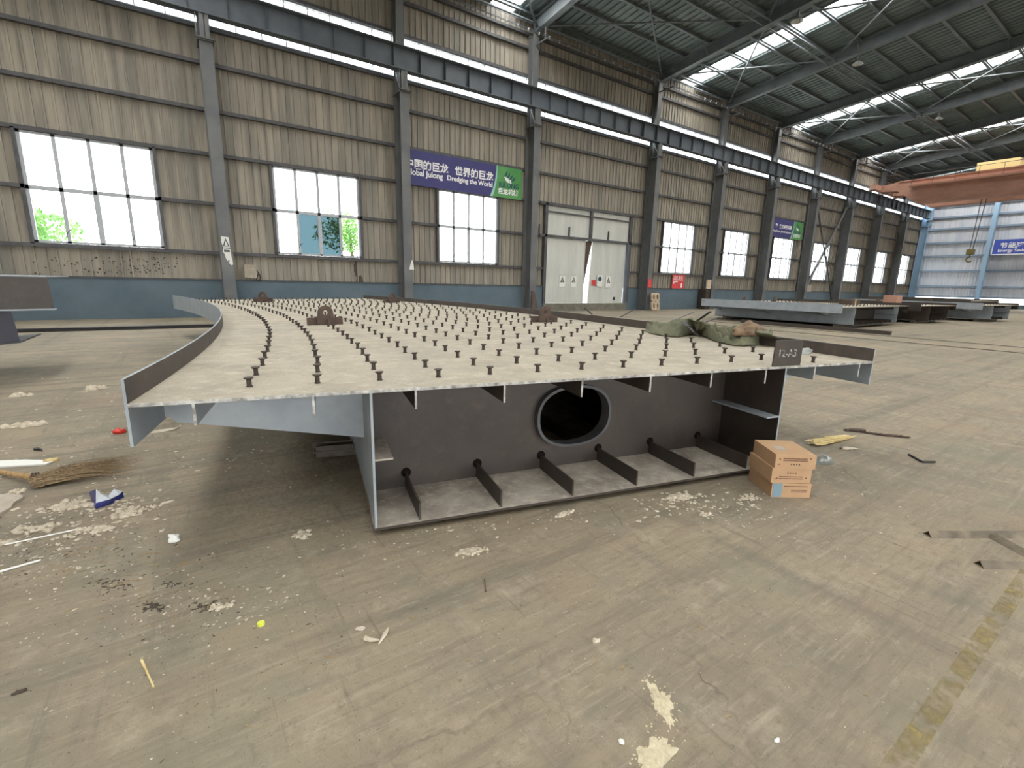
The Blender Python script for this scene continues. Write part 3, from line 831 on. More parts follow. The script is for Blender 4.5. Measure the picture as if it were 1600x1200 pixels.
for k, p in enumerate(spots):
    if k < 100:
        if s0 is None:
            s0 = proto.build('shear_stud', M['stud'], deck); s0.matrix_parent_inverse = Matrix.Translation(-Vector(deck.location)); s0.location = p
        else:
            q = s0.copy(); C.objects.link(q); q.parent = deck; q.matrix_parent_inverse = s0.matrix_parent_inverse.copy(); q.location = p
            q.rotation_euler = (rj.uniform(-.04, .04), rj.uniform(-.04, .04), 0)
    else:
        rest.add([(v[0]+p[0], v[1]+p[1], v[2]+p[2]) for v in proto.v], proto.f, True)
o = rest.build('shear_studs', M['stud'], deck); o.matrix_parent_inverse = Matrix.Translation(-Vector(deck.location)); o['kind'] = 'stuff'
# weld lines across the deck
for (t, a, b) in ((R(-8.6), RI+0.1, RO-0.1), (R(-3.8), RI+0.1, RO-0.1), (R(1.5), RI+0.1, RO-0.1)):
    dpart(MB().prism([pol(a, t, ZD+0.0015), pol(b, t, ZD+0.0015), pol(b, t+0.006*dt, ZD+0.0015), pol(a, t+0.006*dt, ZD+0.0015)], (0, 0, -0.001)), 'weld_seam', M['weld'], dpl)
# lifting lugs
def lug(x, y, rot):
    c = Vector((x, y, ZD)); ux = Vector((math.cos(rot), math.sin(rot), 0)); uy = Vector((-ux.y, ux.x, 0))
    mb = MB()
    mb.obox(c+Vector((0, 0, 0.05)), ux*0.235, uy*0.012, Vector((0, 0, 0.05)))
    n = 24; out = []; inn = []
    for k in range(n):
        t = 2*PI*k/n; dx, dz = math.cos(t), math.sin(t)
        if dz >= 0: o_ = (0.1*dx, 0.16+0.1*dz)
        else:
            s_ = min(0.13/abs(dx) if abs(dx) > 1e-6 else 9, 0.158/abs(dz)); o_ = (dx*s_, 0.16+dz*s_)
            if abs(o_[0]) > 0.1+0.03*(-(o_[1]-0.16)/0.16): o_ = (math.copysign(0.1+0.03*(-(o_[1]-0.16)/0.16), dx), o_[1])
        out.append(c+ux*o_[0]+Vector((0, 0, o_[1]))-uy*0.04); inn.append(c+ux*0.034*dx+Vector((0, 0, 0.165+0.034*dz))-uy*0.04)
    mb.ringplate(out, inn, uy*0.028)
    mb.prism([c+ux*0.02-uy*0.014, c+ux*0.02-uy*0.1, c+ux*0.02-uy*0.014+Vector((0, 0, 0.13))], ux*0.014)
    return dpart(mb, 'lifting_lug', M['rust'])
lug(1.54, 6.72, R(5)); lug(4.78, 6.06, R(-12)); lug(1.66, 13.7, R(-25)); lug(4.82, 13.07, R(0))
# upright identification plate on the front edge, with chalked marks
e1 = Vector((math.cos(T0), math.sin(T0), 0)); nn = Vector((-e1.y, e1.x, 0)); A0 = Vector((CX, CY, 0))
def fr(e, d, z): return A0+e1*(RI+e)+nn*d+Vector((0, 0, z))
# the plate's front face: two points at the front edge
idp = dpart(MB().prism([fr(4.20, 0.016, 0.901), fr(4.505, 0.016, 0.901), fr(4.505, 0.016, 1.108), fr(4.205, 0.016, 1.106)], nn*0.012), 'identification_plate', M['darksteel'])
def text(body, size, mt, origin, ux, uz, name='lettering', parent=None, ext=0.001, sx=1.0, bold=0.0):
    cu = bpy.data.curves.new('t', 'FONT'); cu.body = body; cu.size = size; cu.extrude = ext; cu.offset = bold
    tmp = bpy.data.objects.new('t', cu); C.objects.link(tmp)
    bpy.context.view_layer.update()
    me = bpy.data.meshes.new_from_object(tmp.evaluated_get(bpy.context.evaluated_depsgraph_get()))
    bpy.data.objects.remove(tmp); bpy.data.curves.remove(cu)
    me.materials.clear(); me.materials.append(mt)
    ux = Vector(ux).normalized(); uz = Vector(uz).normalized(); uy = ux.cross(uz)      # letter normal = ux x uz
    mm = Matrix((ux*sx, uz, uy)).transposed().to_4x4(); mm.translation = Vector(origin)
    me.transform(mm)
    o = bpy.data.objects.new(name, me); C.objects.link(o)
    if parent is not None:
        o.parent = parent
        o.matrix_parent_inverse = Matrix.Translation(-Vector(parent.location)) if parent.type == 'EMPTY' else parent.matrix_parent_inverse.inverted() @ Matrix.Identity(4)
    return o
o = text('12-A3', 0.085, M['chalk'], fr(4.235, 0.0145, 0.975), e1, (0, 0, 1), 'chalk_marks', ext=0.0005)
o.parent = deck; o.matrix_parent_inverse = Matrix.Translation(-Vector(deck.location))
# ------------------------------------------------------------------ the canvas on the deck and what lies with it
def px2deck(px, py, z): return ground(px, py, z)
front = [(1008,517),(1016,521),(1030,524),(1046,526),(1060,527),(1074,524),(1088,522),(1100,526),(1114,532),(1130,537),(1146,540),(1162,541),(1178,540),(1190,537),(1200,532),(1206,527)]
crest = [(1012,507),(1020,504),(1034,505),(1050,503),(1062,501),(1074,499),(1086,501),(1096,503),(1108,510),(1120,509),(1134,511),(1146,511),(1160,514),(1176,519),(1192,521),(1205,523)]
rows = []
nr = 32
cz = []
for i, (f, c) in enumerate(zip(front, crest)):
    a = px2deck(*f, 0.906)
    # crest stands over the fascia line (or short of it): choose the level where it meets r = 32.4
    best = None
    for k in range(60):
        z = 0.95+k*0.004
        p = px2deck(*c, z); r = math.hypot(p.x-CX, p.y-CY)
        if best is None or abs(r-32.45) < best[0]: best = (abs(r-32.45), p)
    cz.append((a, best[1]))
def smooth_noise(p, s): return noise.noise(Vector(p)*s)
grid = []
for j in range(nr+1):
    v = j/nr; row = []
    for i in range((len(cz)-1)*8+1):
        u = i/8; k = min(int(u), len(cz)-2); f = u-k
        a = cz[k][0].lerp(cz[k+1][0], f); b = cz[k][1].lerp(cz[k+1][1], f)
        if v <= 0.75:
            t = v/0.75
            p = a.lerp(b, t)
            p.z = 0.906+(b.z-0.906)*(math.sin(t*PI/2)**0.8)
            ridge = lambda a_: 1-abs(2*noise.noise(a_))
            fold = 0.055*(ridge(Vector((u*0.55+t*1.3, t*1.4-u*0.2, 3)))-0.6)+0.03*(ridge(Vector((u*1.1-t*2, t*2.5, 7)))-0.6)+0.012*noise.noise(Vector((u*4, t*6, 2)))
            p.z += (fold*1.7+0.026*(ridge(Vector((u*1.9+t*2.6, t*3.4-u*0.8, 11)))-0.55)+0.012*(ridge(Vector((u*4.1-t*4, t*7+u*2, 17)))-0.5))*math.sin(PI*min(1, t*0.9+0.05))
            p.z = max(p.z, 0.907)
        else:
            t = (v-0.75)/0.25
            d2 = Vector((math.cos(math.atan2(b.y-CY, b.x-CX)), math.sin(math.atan2(b.y-CY, b.x-CX)), 0))
            p = b+d2*(0.24*t)+Vector((0, 0, -0.10*t*t-0.01+0.02*noise.noise(Vector((u, t, 1)))))
        row.append(p)
    grid.append(row)
tp = MB().grid(grid).build('canvas_tarpaulin', M['tarp'], solid=0.008)
tag(tp, 'crumpled olive green canvas heaped over the right edge of the studded deck', 'tarpaulin')
# strap over the canvas
sp = []
for (px, py, z) in ((1066,504,1.075),(1074,511,1.05),(1083,520,0.99),(1091,527,0.93)): sp.append(ground(px, py, z))
def ribbon(mb, pts, wd, th=0.006):
    for a, b in zip(pts[:-1], pts[1:]): mb.bar(a, b, wd, th)
    return mb
o = ribbon(MB(), [p+Vector((-0.02, -0.02, 0.012)) for p in sp], 0.05).build('strap', M['blackiron'], tp)
# brown cloth bundle
def blob(center, sx, sy, sz, seed, amp=0.35, n=10, m=16, flat=True):
    rows = []
    for i in range(n+1):
        ph = PI*i/n; row = []
        for k in range(m):
            th = 2*PI*k/m
            d = Vector((math.sin(ph)*math.cos(th), math.sin(ph)*math.sin(th), math.cos(ph)))
            q = 1+amp*noise.noise(d*1.8+Vector((seed*3.1, seed*1.7, seed)))+amp*0.5*noise.noise(d*4.5+Vector((seed, 5, seed*2.3)))
            p = Vector((d.x*sx*q, d.y*sy*q, d.z*sz*q))
            if flat and p.z < -sz*0.55: p.z = -sz*0.55
            row.append(Vector(center)+p+Vector((0, 0, sz*0.55)))
        row.append(row[0]); rows.append(row)
    return rows
mb = MB().grid(blob(ground(1172, 524, 1.0)+Vector((0.0, 0.02, 0.0)), 0.25, 0.10, 0.085, 4, 0.4, 22, 34))
tag(mb.build('cloth_bundle', M['rag']), 'bunched brown cloth lying on the olive canvas', 'cloth')
# thin dark flat bars lying out over the edge of the deck
rods = [((1047,503), (1083,488), 1.09, 1.14, 0.02, 'girt', 'thin grey flat bar behind the canvas, leftmost of the three at its back'),
        ((1088,502), (1110,487), 1.09, 1.2, 0.028, 'blackiron', 'short black flat bar sticking up behind the canvas, middle of the three at its back'),
        ((1093,507), (1126,495), 1.09, 1.13, 0.03, 'blackiron', 'black flat bar behind the canvas, rightmost and lowest of the three at its back'),
        ((925,491), (914,482), 1.02, 1.09, 0.022, 'blackiron', 'short black bar leaning over the far deck edge below the white door'),
        ((970,495), (992,483), 1.02, 1.08, 0.022, 'blackiron', 'black bar leaning over the far deck edge between the door and the holed block')]
for (a, b, z0, z1, wd, mt, lb) in rods:
    best = None
    for k in range(80):
        z = 0.96+0.003*k; p = ground(*a, z); r = math.hypot(p.x-CX, p.y-CY)
        if best is None or abs(r-32.57) < best[0]: best = (abs(r-32.57), p, z)
    p = best[1]; L = 1.0
    ratio = (EYE-best[2])
    # far end on the line of sight through b, about 0.9 m further out
    q = None
    for k in range(200):
        z = best[2]+0.002*k
        if z > EYE-0.05: break
        c_ = ground(*b, z)
        dd = (c_-p).length
        if q is None or abs(dd-0.9) < q[0]: q = (abs(dd-0.9), c_)
    tag(MB().bar(p+Vector((0, 0, 0.0)), q[1], wd, 0.008, up=(0.3, 0.2, 1)).build('steel_bar', M[mt]), lb, 'bar', 'loose bars at the deck edge')
# clear plastic bottle lying by the marked plate
bp = ground(1252, 549, 0.93); bd = Vector((0.99, -0.1, 0)).normalized()
mb = MB().path([bp+bd*0.0, bp+bd*0.01, bp+bd*0.11, bp+bd*0.14, bp+bd*0.165], [0.022, 0.03, 0.03, 0.014, 0.013], 14)
tag(mb.build('plastic_bottle', M['clearfilm']), 'crushed clear plastic bottle lying on the deck beside the chalk-marked plate', 'bottle')

# ------------------------------------------------------------------ other girders
def small_girder(label, P, yaw, bw, L, zb, h, cl, crr, mt, dmt, fas=True, lug_at=(), name='bridge_box_girder', grp=None):
    """P = near left corner of the box; local x across, y away; cl/crr = cantilevers left and right"""
    t = thing(name, label, 'girder', (P[0], P[1], 0), yaw, group=grp)
    z1 = zb+h
    MB().box((0, 0, zb), (0.02, L, z1)).build('web', mt, t)
    MB().box((bw-0.02, 0, zb), (bw, L, z1)).build('web', mt, t)
    MB().box((-0.03, 0.0, zb-0.02), (bw+0.03, L, zb)).build('bottom_plate', dmt, t)
    MB().box((0.02, 0.9, zb), (bw-0.02, 0.93, z1)).build('diaphragm', dmt, t)
    MB().box((-cl, 0, z1), (bw+crr, L, z1+0.02)).build('deck_plate', M['deck'], t)
    k = 0.4
    while k < bw-0.2:
        MB().box((k, 0.02, zb), (k+0.012, 0.9, zb+0.12)).build('bottom_rib', dmt, t)
        MB().box((k, 0.02, z1-0.12), (k+0.012, 0.9, z1)).build('deck_rib', dmt, t); k += 0.55
    MB().box((0.02, 0.05, zb+h*0.45), (0.14, 0.9, zb+h*0.45+0.012)).build('web_stiffener', dmt, t)
    MB().box((bw-0.14, 0.05, zb+h*0.45), (bw-0.02, 0.9, zb+h*0.45+0.012)).build('web_stiffener', dmt, t)
    if fas:
        MB().box((-cl-0.015, 0, z1-0.22), (-cl, L, z1+0.13)).build('fascia_plate', M['primer'] if fas == 1 else dmt, t)
        MB().box((bw+crr, 0, z1-0.22), (bw+crr+0.015, L, z1+0.13)).build('fascia_plate', dmt, t)
        for y in (0.9, 3.4, 5.9):
            MB().prism([(-cl, y, z1), (0, y, z1), (0, y, z1-0.42), (-cl, y, z1-0.2)], (0, 0.015, 0)).build('cantilever_bracket', mt, t)
            MB().prism([(bw, y, z1), (bw+crr, y, z1), (bw+crr, y, z1-0.2), (bw, y, z1-0.42)], (0, 0.015, 0)).build('cantilever_bracket', mt, t)
    mb = MB(); y = 0.35
    while y < L-0.2:
        x = -cl+0.35
        while x < bw+crr-0.2:
            mb.tube((x, y, z1+0.02), (x, y, z1+0.075), 0.013, 6).tube((x, y, z1+0.068), (x, y, z1+0.08), 0.022, 6)
            x += 0.38
        y += 0.38
    tag(mb.build('shear_studs', M['stud'], t), kind='stuff')
    for (lx, ly) in lug_at:
        MB().box((lx-0.25, ly, z1+0.02), (lx+0.25, ly+0.03, z1+0.13)).tube((lx, ly-0.02, z1+0.19), (lx, ly+0.03, z1+0.19), 0.11, 14).build('lifting_lug', M['rust'], t)
    for y in (0.6, L-0.6):
        MB().box((-0.1, y-0.1, 0), (bw+0.1, y+0.1, zb-0.02)).build('timber_rest', M['wood'], t)
    return t
def P2(px, py, z): p = ground(px, py, z); return (p.x, p.y)
b0 = P2(1333, 508, 0.15)
small_girder('wide pale grey bridge girder right of the canvas, nearest of the far row', b0, R(0.5), 4.85, 6.2, 0.15, 0.71, 1.25, 1.3, M['primer'], M['darksteel'], 1, ((-0.6, 4.4), (1.4, 4.0)))
b1 = P2(1450, 501, 0.15)
small_girder('dark brown bridge deck girder standing between the two grey ones of the far row', b1, R(-4), 2.3, 6.0, 0.15, 0.71, 1.1, 0.9, M['fasciadark'], M['darksteel'], 2, ((0.5, 2.5),))
b2 = P2(1548, 499, 0.15)
small_girder('pale grey bridge deck girder with a dark open end, third of the far row', b2, R(-8), 2.2, 6.5, 0.15, 0.75, 1.3, 1.0, M['primer'], M['darksteel'], 1, ((0.3, 3.0),))
small_girder('black bridge deck girder cut off by the right edge of the picture', (47.0, 9.6), R(-5), 3.2, 6.5, 0.15, 0.85, 1.0, 1.0, M['darksteel'], M['darksteel'], 2)
# left girder: only its corner shows
lg = thing('bridge_box_girder', 'dark steel girder with overhanging edge plate at the left edge of the picture', 'girder', (-1.55, 9.3, 0))
tag(lg)
MB().hexa([(-3.2, -0.35, 0.98), (0.0, 0.0, 1.01), (0.0, 0.02, 1.01), (-3.2, -0.33, 0.98), (-3.2, -0.35, 1.46), (-0.02, 0.0, 1.445), (-0.02, 0.02, 1.445), (-3.2, -0.33, 1.46)]).build('fascia_plate', M['darksteel'], lg)
MB().hexa([(-3.2, -0.36, 1.46), (-0.02, -0.01, 1.445), (-0.02, 1.6, 1.445), (-3.2, 1.3, 1.46), (-3.2, -0.36, 1.475), (-0.02, -0.01, 1.46), (-0.02, 1.6, 1.46), (-3.2, 1.3, 1.475)]).build('deck_plate', M['primer'], lg)
MB().hexa([(-3.2, -0.40, 0.96), (0.01, -0.03, 0.99), (0.01, 0.1, 0.99), (-3.2, -0.26, 0.96), (-3.2, -0.40, 0.98), (0.01, -0.03, 1.01), (0.01, 0.1, 1.01), (-3.2, -0.26, 0.98)]).build('edge_flange', M['primer'], lg)
MB().hexa([(-3.2, 0.0, 0.3), (-0.50, 0.43, 0.52), (-0.50, 0.45, 0.52), (-3.2, 0.02, 0.3), (-3.2, 0.0, 1.46), (-0.58, 0.43, 1.44), (-0.58, 0.45, 1.44), (-3.2, 0.02, 1.46)]).build('web', M['bluesteel'], lg)
MB().hexa([(-3.2, -0.12, 0.28), (-0.48, 0.36, 0.50), (-0.48, 1.6, 0.50), (-3.2, 1.3, 0.28), (-3.2, -0.12, 0.3), (-0.48, 0.36, 0.52), (-0.48, 1.6, 0.52), (-3.2, 1.3, 0.3)]).build('bottom_plate', M['girt'], lg)
MB().box((-2.9, 0.3, 0), (-1.1, 1.1, 0.36)).build('timber_rest', M['wood'], lg)

# things standing on the far girders
tag(MB().box((31.5, 9.6, 0.88), (32.3, 10.2, 1.34)).build('cardboard_box', M['red'] if False else M['orange']), 'faded orange box on top of the far girders, in front of the end wall', 'box')
yb = MB().hexa([(25.6, 9.5, 0.885), (26.6, 9.5, 0.885), (26.6, 10.0, 0.885), (25.6, 10.0, 0.885), (25.6, 9.5, 1.13), (26.6, 9.5, 1.13), (26.6, 10.0, 1.13), (25.6, 10.0, 1.13)]).build('carton', M['rust'])
tag(yb, 'small brown carton with a pale strap on the nearest far girder', 'box')
MB().box((26.0, 9.485, 0.885), (26.12, 9.498, 1.13)).build('strap', M['cream'], yb)

# ------------------------------------------------------------------ floor fittings
def linebar(a, b, wd, ht, name, mt, label, cat, z0=0.0, group=None):
    a = Vector((a[0], a[1], z0+ht/2)); b = Vector((b[0], b[1], z0+ht/2))
    return tag(MB().bar(a, b, wd, ht).build(name, mt), label, cat, group)
linebar((18.25, -10), (18.02, 13), 0.1, 0.02, 'floor_rail', M['rail'], 'thin steel rail let into the floor, the nearer of two parallel ones on the right', 'rail')
linebar((20.25, -10), (19.96, 13), 0.1, 0.02, 'floor_rail', M['rail'], 'thin steel rail let into the floor, the farther of two parallel ones on the right', 'rail')
linebar((20.75, 6.3), (20.75, 11.9), 0.15, 0.14, 'steel_flat', M['darksteel'], 'long dark steel flat lying on the floor beside the pale grey far girder', 'bar')
a = ground(20, 519.5, 0); b = ground(338, 511, 0)
linebar((a.x-2, a.y+0.02), (b.x, b.y), 0.22, 0.09, 'steel_flat', M['blackiron'], 'long dark steel section lying on the floor near the wall at the left', 'bar')
a = ground(1040, 499, 0); b = ground(1100, 499, 0)
# pale holed block leaning at the column foot
bk = thing('holed_block', 'pale block with four oval holes leaning against the column right of the door', 'block', (24.72, 20.2, 0))
n = 16; mb = MB()
lean = Vector((0, 0.12, 0))
def bpt(u, v): return Vector((u-0.02*v, 0.1*v, v))
cells = [(0.0, 0.02, 0.36, 0.56), (0.36, 0.02, 0.36, 0.56), (0.0, 0.60, 0.36, 0.52), (0.36, 0.60, 0.36, 0.52)]
for (u0, v0, wu, hv) in cells:
    out = []; inn = []
    for k in range(n):
        t = 2*PI*(k+0.5)/n; dx, dz = math.cos(t), math.sin(t); s_ = 1/max(abs(dx), abs(dz))
        out.append(bpt(u0+wu/2+dx*s_*wu/2, v0+hv/2+dz*s_*hv/2)); inn.append(bpt(u0+wu/2+0.1*dx, v0+hv/2+0.19*dz))
    mb.ringplate(out, inn, (0, 0.12, 0))
mb.build('block_body', M['brick'], bk, fix=True)
MB().hexa([bpt(0, 0)+Vector((0.0, 0.125, 0)), bpt(0.72, 0)+Vector((0, 0.125, 0)), bpt(0.72, 0)+Vector((0, 0.15, 0)), bpt(0, 0)+Vector((0, 0.15, 0)), bpt(0, 1.1)+Vector((0, 0.125, 0)), bpt(0.72, 1.1)+Vector((0, 0.125, 0)), bpt(0.72, 1.1)+Vector((0, 0.15, 0)), bpt(0, 1.1)+Vector((0, 0.15, 0))]).build('backing', M['rust'], bk)

# timber by the box girder
s1 = ground(500, 718, 0); s2 = ground(566, 703, 0)
ux = Vector((0.55, 0.0, 0)); 
tag(MB().bar(Vector((0.80, 4.16, 0.05)), Vector((1.22, 4.04, 0.05)), 0.14, 0.015).bar(Vector((0.80, 4.10, 0.05)), Vector((1.22, 3.98, 0.05)), 0.012, 0.1).bar(Vector((0.80, 4.22, 0.05)), Vector((1.22, 4.10, 0.05)), 0.012, 0.1).build('timber_block', M['woodshade']), 'short timber channel with shade in its colour, under the left overhang of the deck', 'timber')

# ------------------------------------------------------------------ signs and banners
def panel(mb, x0, x1, z0, z1, Y, th=0.02): return mb.box((x0, Y, z0), (x1, Y+th, z1))
def fitted(body, mt, x0, x1, z, Y, name, bold=0.0, hz=None):
    """lettering fitted between x0 and x1, standing on z"""
    o = text(body, 1.0, mt, (0, 0, 0), (1, 0, 0), (0, 0, 1), name, ext=0.002, bold=bold)
    xs = [v.co.x for v in o.data.vertices]; zs = [v.co.z for v in o.data.vertices]
    k = (x1-x0)/(max(xs)-min(xs)); kz = k if hz is None else hz/(max(zs)-min(zs)); mx, mz = min(xs), (min(zs) if hz is not None else 0)
    for v in o.data.vertices: v.co.x = x0+(v.co.x-mx)*k; v.co.z = z+(v.co.z-mz)*kz; v.co.y = v.co.y+Y
    return o
def hallbanner(x0, x1, xg, z0, z1, Y, label, lines):
    t = thing('banner', label, 'banner', (x0, Y, z0))
    inv = Matrix.Translation(-Vector(t.location))
    def pp(o): o.parent = t; o.matrix_parent_inverse = inv; return o
    w_ = z1-z0
    arc = [(xg-0.36*(1-(k/8))**2, z0+w_*k/8) for k in range(9)]
    pp(MB().prism([(x0, Y, z0)]+[(a, Y, b) for a, b in arc]+[(x0, Y, z1)], (0, 0.02, 0)).build('blue_field', M['signblue'], fix=True))
    pp(MB().prism([(a, Y-0.004, b) for a, b in arc]+[(a+0.05+0.1*(1-i/8), Y-0.004, b) for i, (a, b) in reversed(list(enumerate(arc)))], (0, 0.018, 0)).build('pale_arc', M['signedge'], fix=True))
    pp(MB().prism([(a+0.05, Y+0.001, b) for a, b in arc]+[(x1, Y+0.001, z1), (x1, Y+0.001, z0)], (0, 0.018, 0)).build('green_field', M['signgreen'], fix=True))
    for (body, a, b, z, bold, nm) in lines:
        pp(fitted(body, M['white'], a, b, z, Y-0.006, nm, bold))
    # round leaf emblem
    cx, cz = xg+0.76, z0+w_*0.72
    def leafshape(mb, pts): mb.prism([(cx+a, Y-0.006, cz+b) for a, b in pts], (0, 0.006, 0))
    mb = MB()
    for k in range(4):
        a0 = R(150-28*k)
        p = []
        for j in range(7):
            q = j/6; p.append((-0.30+0.15*k+0.22*q-0.02, -0.10-0.05*k+0.36*q*(1-0.12*k)+0.03))
        r_ = [(a-0.01+0.09*math.sin(PI*i/6), b-0.06*math.sin(PI*i/6)) for i, (a, b) in enumerate(p)]
        leafshape(mb, p+list(reversed(r_))[1:-1])
    pp(mb.build('emblem_dark', M['logodark'], fix=True))
    mb = MB()
    leafshape(mb, [(-0.30, -0.05), (-0.12, -0.08), (0.02, -0.2), (0.06, -0.36), (-0.06, -0.32), (-0.2, -0.22)])
    leafshape(mb, [(-0.08, -0.06), (0.1, -0.18), (0.16, -0.32), (0.08, -0.36), (0.05, -0.2)])
    pp(mb.build('emblem_white', M['white'], fix=True))
    pp(fitted('JULONG', M['logodark'], xg+0.12, xg+1.36, z0+w_*0.345, Y-0.006, 'name_lettering', 0.03))
    pp(fitted('巨龙机械', M['white'], xg+0.14, xg+1.32, z0+w_*0.13, Y-0.006, 'name_lettering', 0.025))
    return t
hallbanner(8.47, 15.02, 13.45, 5.76, 7.23, 21.30, 'long blue banner with white lettering and green end over the window left of the door', [
    ('中国的巨龙', 8.68, 10.78, 6.50, 0.03, 'chinese_lettering'), ('世界的巨龙', 11.13, 13.26, 6.50, 0.03, 'chinese_lettering'),
    ('Global Julong', 8.66, 10.50, 6.19, 0.025, 'english_lettering'), ('Dredging the World', 10.73, 13.22, 6.19, 0.025, 'english_lettering')])
hallbanner(38.85, 45.0, 43.40, 5.76, 7.2, 21.30, 'small distant blue banner with a green end between two columns on the right', [
    ('梦', 40.42, 40.8, 6.50, 0.03, 'chinese_lettering'), ('聚力共生共赢', 41.05, 43.1, 6.50, 0.03, 'chinese_lettering'),
    ('Julong Dream  Joint Development', 40.0, 43.1, 6.16, 0.02, 'english_lettering')])
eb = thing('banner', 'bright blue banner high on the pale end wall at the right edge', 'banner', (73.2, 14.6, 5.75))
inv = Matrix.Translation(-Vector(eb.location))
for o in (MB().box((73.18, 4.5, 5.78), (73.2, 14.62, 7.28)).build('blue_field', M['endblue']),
          text('节能降耗', 0.62, M['white'], (73.17, 14.1, 6.45), (0, -1, 0), (0, 0, 1), 'chinese_lettering', bold=0.01),
          text('Energy Saving & Cost Reduction', 0.42, M['white'], (73.17, 14.2, 6.02), (0, -1, 0), (0, 0, 1), 'english_lettering', bold=0.006),
          MB().box((73.17, 4.5, 5.7), (73.21, 14.66, 5.8)).box((73.17, 14.6, 5.7), (73.21, 14.68, 7.3)).build('banner_edge', M['white'])):
    o.parent = eb; o.matrix_parent_inverse = inv

def safety(x, z, wd, ht, kind, label, Y=21.395):
    t = thing('safety_sign', label, 'sign', (x, Y, z), group=None)
    MB().box((0, -0.012, 0), (wd, 0, ht)).build('sign_board', M['signwhite'] if kind != 'red' else M['signred'], t)
    c = wd/2
    mb = MB()
    if kind == 'tri':
        o_ = [(0.06, ht*0.42), (wd-0.06, ht*0.42), (c, ht*0.95)]; i_ = [(0.14, ht*0.47), (wd-0.14, ht*0.47), (c, ht*0.83)]
        mb.ringplate([(a, -0.016, b) for a, b in o_], [(a, -0.016, b) for a, b in i_], (0, 0.003, 0))
        mb.box((c-0.02, -0.016, ht*0.5), (c+0.02, -0.013, ht*0.68))
        mb.build('warning_triangle', M['blackiron'], t)
    elif kind == 'mask':
        n = 20
        mb.prism([(c+0.15*math.cos(2*PI*k/n), -0.016, ht*0.66+0.15*math.sin(2*PI*k/n)) for k in range(n)], (0, 0.003, 0)).build('helmet_disc', M['logodark'], t, fix=True)
    elif kind == 'red':
        mb.box((0.06, -0.016, ht*0.3), (wd-0.06, -0.013, ht*0.36)).box((wd*0.45, -0.016, ht*0.45), (wd*0.55, -0.013, ht*0.85)).build('sign_mark', M['rust'], t)
    return t
safety(17.88, 1.38, 0.42, 0.62, 'tri', 'white warning triangle sign on the left door leaf, nearer its hinge side')
safety(18.75, 1.40, 0.42, 0.60, 'tri', 'white warning triangle sign on the left door leaf, beside the gap')
safety(20.42, 1.50, 0.36, 0.34, 'red', 'small dark red sign on the right door leaf, next to the gap', Y=21.41)
safety(20.86, 1.45, 0.42, 0.68, 'mask', 'white sign with a dark round symbol on the right door leaf', Y=21.39)
safety(21.58, 1.40, 0.42, 0.66, 'tri', 'white warning triangle sign on the right door leaf, right of the round symbol', Y=21.375)
rs = thing('fire_notice', 'red notice board with white lettering on the wall right of the holed block', 'sign', (27.95, 21.37, 1.44))
MB().box((0, -0.02, 0), (1.35, 0, 0.92)).build('sign_board', M['signred'], rs)
o = text('消防 重地', 0.24, M['white'], (28.05, 21.345, 2.08), (1, 0, 0), (0, 0, 1), 'chinese_lettering'); o.parent = rs; o.matrix_parent_inverse = Matrix.Translation(-Vector(rs.location))
MB().box((0.12, -0.024, 0.56), (1.2, -0.02, 0.6)).box((0.15, -0.024, 0.3), (0.24, -0.02, 0.5)).box((0.3, -0.024, 0.42), (0.6, -0.02, 0.5)).box((0.98, -0.024, 0.05), (1.12, -0.02, 0.35)).build('white_mark', M['white'], rs)
rs2 = tag(MB().box((24.6, 20.62, 1.45), (24.95, 20.655, 1.98)).build('fire_notice', M['signred']), 'small red notice on the face of the column right of the door', 'sign')
tag(MB().box((31.0, 20.72, 0), (31.5, 21.3, 1.4)).box((31.05, 20.70, 0.1), (31.45, 20.72, 1.3)).build('control_cabinet', M['darksteel']), 'dark floor cabinet beside the column left of the second window past the door', 'cabinet')
tag(MB().hexa([(15.2, 20.35, 0), (15.7, 20.35, 0), (15.7, 20.38, 0), (15.2, 20.38, 0), (15.35, 20.58, 1.15), (15.5, 20.58, 1.15), (15.5, 20.61, 1.15), (15.35, 20.61, 1.15)]).build('steel_plate', M['rust']), 'narrow rusty plate leaning on the column left of the white door', 'plate')
# torn notice on the first column
tn = thing('torn_notice', 'torn white paper notice with a black triangle stuck on the leftmost column', 'notice', (1.44, 20.655, 2.0))
mb = MB()
def o2(pts): return [(a, -0.002, b) for a, b in pts]
mb.prism(o2([(-0.13, 0.95), (0.11, 0.93), (0.12, 0.56), (-0.09, 0.56), (-0.14, 0.75)]), (0, -0.003, 0))
mb.prism(o2([(-0.10, 0.53), (0.12, 0.52), (0.13, 0.38), (0.14, 0.2), (0.16, 0.14), (0.165, -0.04), (0.1, -0.06), (0.04, 0.02), (-0.04, 0.16), (-0.07, 0.32), (-0.12, 0.42)]), (0, -0.003, 0))
mb.build('paper', M['signwhite'], tn, fix=True)
mb = MB().ringplate([(-0.1, -0.007, 0.6), (0.11, -0.007, 0.6), (0.0, -0.007, 0.9)], [(-0.05, -0.007, 0.63), (0.06, -0.007, 0.63), (0.0, -0.007, 0.8)], (0, 0.002, 0))
mb.box((-0.08, -0.007, 0.4), (0.1, -0.005, 0.48)).box((0.02, -0.007, 0.05), (0.06, -0.005, 0.12))
mb.build('printing', M['girt'], tn)
tag(MB().prism([(8.47, 20.655, 2.02), (8.72, 20.655, 2.02), (8.66, 20.655, 2.42), (8.6, 20.655, 2.44)], (0, -0.004, 0)).build('paper_scrap', M['signwhite'], fix=True), 'small white paper scrap stuck on the second column from the left', 'paper')
